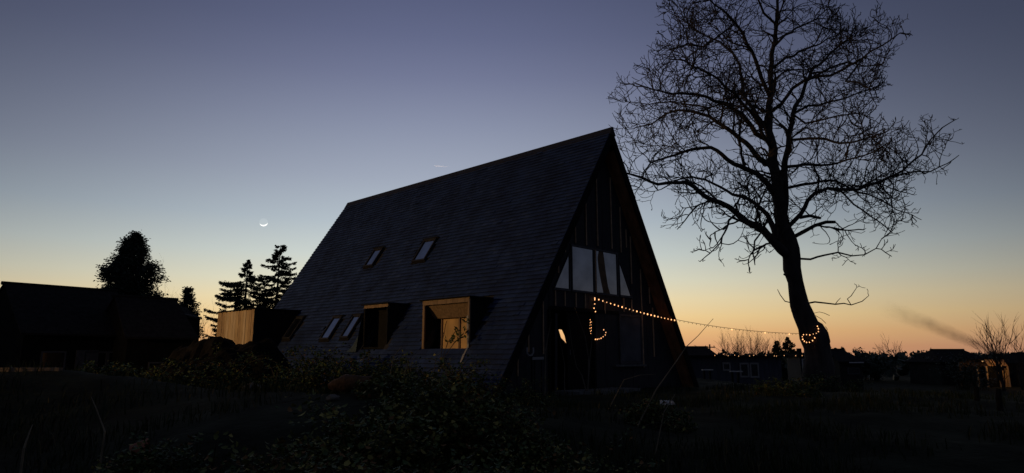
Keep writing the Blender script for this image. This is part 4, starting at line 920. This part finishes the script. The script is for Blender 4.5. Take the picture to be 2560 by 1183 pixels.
# by the gable
q = toW(-2.0, -.35, 0); q.z = hgt(q.x, q.y)
stp = thing('concrete_step', 'low worn concrete slab in front of the gable doorway', 'step', (q.x, q.y, q.z), TH)
for i in range(3): MB().box(-.9 + i * .95, .03 + i * .95, -.45 + uni(-.03, .03), .40, -.2, .12 + uni(-.02, .02)).build('slab', M_conc, stp)
def gl(px, py, y): return on_gable(px, py, y)
hk = [gl(1317, 868, .1), gl(1317, 882, .1), gl(1321, 889, .1), gl(1329, 889, .1), gl(1333, 882, .1), gl(1333, 869, .1)]
o = thing('pipe_bend', 'pale U-shaped pipe bend by the left foot of the gable', 'pipe', Vector((hk[2].x, hk[2].y, hgt(hk[2].x, hk[2].y))))
org = Vector(o.location)
MB().tube(hk, .025, 8).build('pipe', M_pvc, o, origin=org, smooth=True); MB().tube([hk[3], Vector((hk[3].x, hk[3].y, org.z - .1))], .02, 6).build('support_stake', M_dark, o, origin=org)
a_, c_ = gl(1330, 900, .15), gl(1358, 899, .15); o = thing('pale_lath', 'short pale lath propped beside the U-shaped pipe', 'board', Vector((a_.x, a_.y, hgt(a_.x, a_.y)))); org = Vector(o.location)
dv = (c_ - a_); MB().hexa([a_, c_, c_ + Vector((.02, .03, 0)), a_ + Vector((.02, .03, 0))], [a_ + Vector((0, 0, .07)), c_ + Vector((0, 0, .07)), c_ + Vector((.02, .03, .07)), a_ + Vector((.02, .03, .07))]).build('lath', M_pvc, o, origin=org)
for t in (.2, .8): m_ = a_.lerp(c_, t) + Vector((.01, .015, 0)); MB().tube([m_, Vector((m_.x, m_.y, org.z - .1))], .015, 5).build('stake', M_dark, o, origin=org)
def sapling(label, base, polylines, r, name='sapling', m=None):
    o = thing(name, label, 'sapling', base)
    for pl_2 in polylines: MB().tube(pl_2, [max(.005, r * (1 - .8 * k / (len(pl_2) - 1))) for k in range(len(pl_2))], 6).build('stem', m or M_stem, o, origin=Vector(base))
    return o
sb = gl(1468, 975, -.7); sb.z = hgt(sb.x, sb.y)
M_sap = mat('sapling_bark', (.11, .09, .065), .85, .3)
sapling('thin multi-stemmed sapling growing against the doorway', sb, [[sb] + [gl(*q, -.6) for q in ((1471, 930), (1471, 895), (1463, 843), (1450, 805), (1437, 768))], [sb] + [gl(*q, -.5) for q in ((1455, 940), (1441, 917), (1430, 865), (1422, 798))], [sb] + [gl(*q, -.6) for q in ((1474, 900), (1480, 850), (1482, 800))]], .022, m=M_sap)
sb = gl(1412, 975, -.55); sb.z = hgt(sb.x, sb.y); sapling('single bent sapling stem left of the multi-stemmed one', sb, [[sb] + [gl(*q, -.5) for q in ((1411, 955), (1412, 915), (1404, 870), (1398, 850))]], .018, m=M_sap)
sb = gl(1362, 960, -.3); sb.z = hgt(sb.x, sb.y); sapling('grey pole leaning on the left of the doorway', sb, [[sb] + [gl(*q, y_) for q, y_ in (((1364, 876), 0), ((1371, 835), .2), ((1380, 794), .38))]], .026, name='leaning_pole', m=M_sap)
def cane(label, pts, Y0, Y1, r, name='bramble_cane'):
    P = [at(x, y, Y0 + (Y1 - Y0) * i / (len(pts) - 1)) for i, (x, y) in enumerate(pts)]; P[0].z = hgt(P[0].x, P[0].y) - .02
    o = thing(name, label, 'cane', P[0]); MB().tube(P, [r * (1 - .7 * k / (len(P) - 1)) for k in range(len(P))], 5).build('stem', M_stem, o, origin=P[0]); return o
cane('long straight cane leaning up in front of the right roof foot', [(1590, 1035), (1640, 975), (1690, 905), (1715, 868), (1745, 840), (1783, 797)], 9.5, 11, .012)
cane('short cane leaning in the grass below the long one', [(1632, 1075), (1660, 1030), (1688, 985)], 7.5, 8, .008)
cane('bent cane arching in front of the gable right corner', [(1520, 980), (1560, 950), (1600, 938), (1640, 936)], 13, 13.5, .012)
# crumpled white sheet
p = at(1664, 955, 14); p.z = hgt(p.x, 14) + .02; ws = MB(); n = 9
ws.add([((i / n - .5) * .3, (j / n - .5) * .35, .07 * noise.noise((i * .7, j * .7, 1)) + .06 + .05 * (j / n)) for j in range(n + 1) for i in range(n + 1)], [(j * (n + 1) + i, j * (n + 1) + i + 1, (j + 1) * (n + 1) + i + 1, (j + 1) * (n + 1) + i) for j in range(n) for i in range(n)])
o = ws.build('plastic_sheet', M_white); o.location = p; tag(o, 'crumpled white plastic scrap in the grass by the house', 'plastic')
sm = o.modifiers.new('thick', 'SOLIDIFY'); sm.thickness = .004

# ------------------------------------------------------------------ undergrowth
random.seed(99)
GB = 'bramble bushes before the house'
B4 = M_leaf
leafy_px(790, 838, 15.0, 190, 90, 4200, .07, 'dark bramble mound under the lower skylights', GB, wts=(9, 2, .3, .5))
leafy_px(900, 848, 14.2, 170, 80, 3600, .07, 'dark bramble mound below the tarp-hung dormer', GB, wts=(9, 2, .3, .5))
leafy_px(1010, 866, 13.4, 170, 80, 3400, .065, 'bramble thicket between the two dormers', GB, wts=(8, 3, .5, .5))
leafy_px(1125, 872, 12.8, 150, 70, 3000, .06, 'bramble thicket below the timber-framed dormer', GB, wts=(7, 4, .8, .6))
leafy_px(1195, 905, 11.5, 120, 50, 1700, .06, 'small weeds in front of the bare slates at the roof foot', GB, wts=(5, 4, 1.5, 1))
leafy_px(700, 885, 13.5, 130, 50, 1900, .06, 'low dark weeds at the foot of the annex', GB, wts=(9, 2, .2, .5))
leafy_px(1000, 930, 9.0, 260, 100, 4800, .055, 'bramble patch right of the rust-brown log', GB, wts=(6, 4, 1, 1))
leafy_px(1110, 935, 7.4, 360, 150, 7000, .06, 'broad ivy-leaved bush in the middle foreground', GB, wts=(5, 5, 1.6, 1))
leafy_px(930, 968, 6.2, 350, 140, 6800, .058, 'tangled bramble bush in the foreground left of centre', GB, wts=(5, 5, 1.8, 1.2))
leafy_px(1290, 985, 7.0, 260, 80, 3600, .045, 'low bush before the left foot of the gable', GB, wts=(6, 4, .8, 1))
leafy_px(760, 1045, 5.0, 320, 100, 4600, .05, 'brown-leaved bush at the lower left of centre', GB, wts=(4, 4, 1.5, 3))
leafy_px(1130, 1050, 4.6, 420, 110, 5200, .048, 'dark shrub at the bottom centre of the foreground', GB, wts=(8, 3, .8, .8))
leafy_px(1400, 1040, 5.2, 280, 70, 3000, .04, 'thin weeds in the foreground below the doorway', GB, wts=(6, 4, .8, 1.5))
leafy_px(400, 1060, 6.0, 230, 60, 2600, .045, 'low dark weeds behind the tipped pot', GB, wts=(8, 3, .6, .6))
leafy_px(230, 1150, 4.2, 260, 50, 2000, .04, 'weeds with brown leaves at the lower left', GB, wts=(5, 3, 1, 3))
leafy_px(40, 1085, 4.0, 150, 22, 420, .05, 'leggy plant with pale leaves in the bottom left corner', GB, wts=(2, 4, 4, 2))
leafy_px(1640, 985, 10.0, 220, 70, 2600, .05, 'low weeds around the leaning cane', GB, wts=(7, 3, .4, 1))
leafy_px(1330, 925, 14.2, 110, 40, 1300, .05, 'weeds at the left foot of the gable', GB, wts=(7, 3, .8, .8))
leafy_px(1960, 935, 17.5, 220, 60, 2400, .06, 'dark weeds between the cabin and the tree foot', GB, wts=(9, 2, .2, .4))
leafy_px(2075, 925, 22.5, 190, 60, 2400, .07, 'dark scrub round the foot of the big tree', GB, wts=(9, 2, .2, .4))
leafy_px(545, 845, 16.4, 240, 60, 2400, .07, 'dark scrub growing over the front of the earth heap', GB, wts=(9, 2, .1, .4))
leafy_px(300, 905, 13.0, 300, 70, 2600, .065, 'dim scrub between the beam and the earth heap', GB, wts=(9, 2, .2, .4))
leafy_px(70, 905, 14.5, 260, 60, 2400, .07, 'dim scrub behind the timber beam', GB, wts=(7, 4, .4, .8))
leafy_px(380, 885, 16.0, 260, 70, 2600, .07, 'dim scrub left of the earth heap', GB, wts=(9, 2, .2, .4))
# twig in front of the plywood dormer
dv_ = toW(-4.62, 2.9, 0); dv_.z = hgt(dv_.x, dv_.y)
def dpx(px, py):
    r = ray(px, py); o = toL(Vector((0, 0, CAMZ))); d = Vector((r.dot(VH), r.dot(UH), r.z)); return toW(*(o + d * ((-4.7 - o.x) / d.x)))
tg = thing('dormer_weed', 'dark twiggy weed standing in front of the plywood-lined dormer', 'weed', dv_)
for L in ([(1103, 905), (1105, 855), (1110, 835), (1113, 815), (1117, 803)], [(1110, 838), (1105, 822)], [(1103, 905), (1120, 855), (1131, 840), (1140, 826)], [(1103, 905), (1135, 858), (1150, 845), (1160, 832)]):
    MB().tube([dpx(*q) for q in L], .012, 4).build('stem', M_bark, tg, origin=dv_)
lf = MB()
for q in ((1138, 824), (1146, 828), (1152, 826), (1158, 832), (1143, 838), (1135, 845), (1150, 850), (1128, 850), (1162, 845), (1118, 852), (1168, 802), (1172, 806)):
    for _ in range(4): spray(lf, dpx(*q) + Vector((uni(-.05, .05), 0, uni(-.05, .05))), Vector((uni(-1, 1), uni(-.3, .3), uni(-.5, .8))), uni(.09, .17), uni(.02, .04))
lf.build('leaves', M_leaf[0], tg, origin=dv_)
# dead stalks leaning out of the thicket
for i, (pts, Y_, lb) in enumerate((([(965, 918), (985, 890), (1005, 866)], 10.5, 'pale dead stalk below the left dormer'), ([(1000, 930), (1020, 900), (1036, 882)], 10, 'pale dead stalk, left of a crossing pair'), ([(1016, 925), (1030, 905), (1041, 886)], 9.8, 'pale dead stalk, right of a crossing pair'), ([(1075, 920), (1090, 895), (1108, 872)], 10.6, 'bent dead stalk below the timber-framed dormer'), ([(235, 1183), (262, 1080), (240, 1020), (228, 992)], 4.6, 'thin dead stalk rising in the dark left foreground'), ([(40, 1200), (60, 1120), (72, 1085), (81, 1062)], 3.6, 'brown stalk at the bottom left corner'))):
    cane(lb, pts, Y_, Y_ + .2, .008, 'dead_stalk')
# grass: blades over the near ground, nobody could count them
gr = MB(); random.seed(3); n_ = 0
while n_ < 30000:
    y = 2.6 + 20 * rnd() ** 1.5; x = uni(-.82, .82) * (y + 1.5)
    l = toL(Vector((x, y, 0)))
    if l.y > .3 and -5.3 < l.x < 5: continue
    if noise.noise((x * .6, y * .6, 9)) < uni(-.2, .45): continue
    z = hgt(x, y) - .01; L = uni(.08, .26) * (1 + .5 * noise.noise((x * .8, y * .8, 2))); a = uni(0, 2 * pi); wd = uni(.003, .006) * (1 + y * .06)
    le = uni(.1, .9) * L; dx, dy = cos(a), sin(a); sx, sy = -dy * wd, dx * wd
    gr.add([(x - sx, y - sy, z), (x + sx, y + sy, z), (x + dx * le * .4 + sx * .7, y + dy * le * .4 + sy * .7, z + L * .6), (x + dx * le * .4 - sx * .7, y + dy * le * .4 - sy * .7, z + L * .6), (x + dx * le, y + dy * le, z + L * .85)], [(0, 1, 2, 3), (3, 2, 4)], 0 if rnd() < .92 else 1)
    n_ += 1
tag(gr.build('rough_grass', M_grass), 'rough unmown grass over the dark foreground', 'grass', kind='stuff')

# ------------------------------------------------------------------ moon, vapour trail, chimney smoke
mp_ = at(659, 556, 6000); md = (mp_ - Vector((0, 0, CAMZ))).length; mr = 9.4 / FPX * md * .985
bm = bmesh.new(); bmesh.ops.create_uvsphere(bm, u_segments=48, v_segments=24, radius=mr); me = bpy.data.meshes.new('moon'); bm.to_mesh(me); bm.free()
moon = bpy.data.objects.new('moon', me); COL.objects.link(moon); moon.location = mp_; tag(moon, 'thin crescent moon lying on its back over the spruces', 'moon')
mm = bpy.data.materials.new('moon_light'); mm.use_nodes = True; t = mm.node_tree; n = t.nodes; n.remove(n['Principled BSDF'])
ge = n.new('ShaderNodeNewGeometry'); dt = n.new('ShaderNodeVectorMath'); dt.operation = 'DOT_PRODUCT'; t.links.new(ge.outputs['Normal'], dt.inputs[0])
vd = (Vector((0, 0, CAMZ)) - mp_).normalized(); rt = Vector((vd.y, -vd.x, 0)).normalized() * -1; upv = Vector((0, 0, 1))
Ld = (-vd * .68 + (-upv * .97 + rt * .17) * .72).normalized(); dt.inputs[1].default_value = Ld
mr_ = n.new('ShaderNodeMapRange'); t.links.new(dt.outputs['Value'], mr_.inputs[0]); mr_.inputs[1].default_value = 0.0; mr_.inputs[2].default_value = .12
e1 = n.new('ShaderNodeEmission'); e1.inputs[0].default_value = (1, .99, .93, 1); e1.inputs[1].default_value = 1.4
tr = n.new('ShaderNodeBsdfTransparent'); e2 = n.new('ShaderNodeEmission'); e2.inputs[0].default_value = (.55, .55, .50, 1); e2.inputs[1].default_value = .045
ad = n.new('ShaderNodeAddShader'); t.links.new(tr.outputs[0], ad.inputs[0]); t.links.new(e2.outputs[0], ad.inputs[1])
bf = n.new('ShaderNodeMath'); bf.operation = 'SUBTRACT'; bf.inputs[0].default_value = 1; t.links.new(ge.outputs['Backfacing'], bf.inputs[1])
bq = n.new('ShaderNodeMath'); bq.operation = 'MULTIPLY'; t.links.new(bf.outputs[0], bq.inputs[0]); t.links.new(mr_.outputs[0], bq.inputs[1])
mx = n.new('ShaderNodeMixShader'); t.links.new(bq.outputs[0], mx.inputs[0]); t.links.new(ad.outputs[0], mx.inputs[1]); t.links.new(e1.outputs[0], mx.inputs[2]); t.links.new(mx.outputs[0], n['Material Output'].inputs[0])
me.materials.append(mm)
c0, c1 = at(1087, 415, 5200), at(1128, 417, 5400)
ICE = bpy.data.materials.new('ice_vapour'); ICE.use_nodes = True; t = ICE.node_tree; t.nodes.remove(t.nodes['Principled BSDF']); tl2 = t.nodes.new('ShaderNodeVolumePrincipled'); tl2.inputs['Color'].default_value = (1, .96, .96, 1); tl2.inputs['Density'].default_value = .05; tl2.inputs['Anisotropy'].default_value = .7; t.links.new(tl2.outputs[0], t.nodes['Material Output'].inputs['Volume'])
b = MB(); b.tube([c0.lerp(c1, k / 8) for k in range(9)], [3.6 * (1 - .75 * k / 8) for k in range(9)], 8)
ctr = b.build('vapour_trail', ICE, origin=c0, smooth=True); tag(ctr, 'short pale vapour trail high above the roof ridge', 'vapour trail')
# smoke drifting from a chimney beyond the pollard
s0, s1 = at(2515, 893, 90), at(2195, 764, 90); SLn = (s1 - s0).length
b = MB(); b.tube([(SLn * k / 12, 0, .55 * sin(k / 12 * pi) * .4) for k in range(13)], [.75 + 1.15 * (k / 12) for k in range(13)], 12)
smk = b.build('chimney_smoke', None if False else M_dark); smk.data.materials.clear()
smk.location = s0; smk.rotation_euler = (s1 - s0).to_track_quat('X', 'Z').to_euler(); tag(smk, 'grey smoke streak drifting up from behind the pollard', 'smoke', kind='stuff')
vm = bpy.data.materials.new('smoke_volume'); vm.use_nodes = True; t = vm.node_tree; n = t.nodes; n.remove(n['Principled BSDF'])
pv = n.new('ShaderNodeVolumePrincipled'); pv.inputs['Color'].default_value = (.25, .21, .2, 1); t.links.new(pv.outputs[0], n['Material Output'].inputs['Volume'])
tcn = n.new('ShaderNodeTexCoord'); sp = n.new('ShaderNodeSeparateXYZ'); t.links.new(tcn.outputs['Object'], sp.inputs[0])
def vmath(op, a, b_=None, c=None):
    q = n.new('ShaderNodeMath'); q.operation = op
    for i, v in enumerate((a, b_, c)):
        if v is None: continue
        if isinstance(v, (int, float)): q.inputs[i].default_value = v
        else: t.links.new(v, q.inputs[i])
    return q.outputs[0]
ux = vmath('DIVIDE', sp.outputs[0], SLn)
zc_ = vmath('SUBTRACT', sp.outputs[2], vmath('MULTIPLY', vmath('SINE', vmath('MULTIPLY', ux, pi)), .22))
rr2 = vmath('SQRT', vmath('ADD', vmath('POWER', sp.outputs[1], 2), vmath('POWER', zc_, 2)))
Rx = vmath('MULTIPLY_ADD', ux, 1.0, .62)
fall = vmath('MAXIMUM', vmath('SUBTRACT', 1.0, vmath('DIVIDE', rr2, Rx)), 0.0)
nzv = n.new('ShaderNodeTexNoise'); nzv.inputs['Scale'].default_value = .8; nzv.inputs['Detail'].default_value = 4; t.links.new(tcn.outputs['Object'], nzv.inputs[0])
fade = vmath('POWER', vmath('MAXIMUM', vmath('SUBTRACT', 1.0, ux), 0.0), 1.3)
t.links.new(vmath('MULTIPLY', vmath('MULTIPLY', vmath('MULTIPLY', fall, fade), vmath('MULTIPLY_ADD', nzv.outputs[0], 1.4, -.2)), 1.9), pv.inputs['Density'])
smk.data.materials.append(vm)
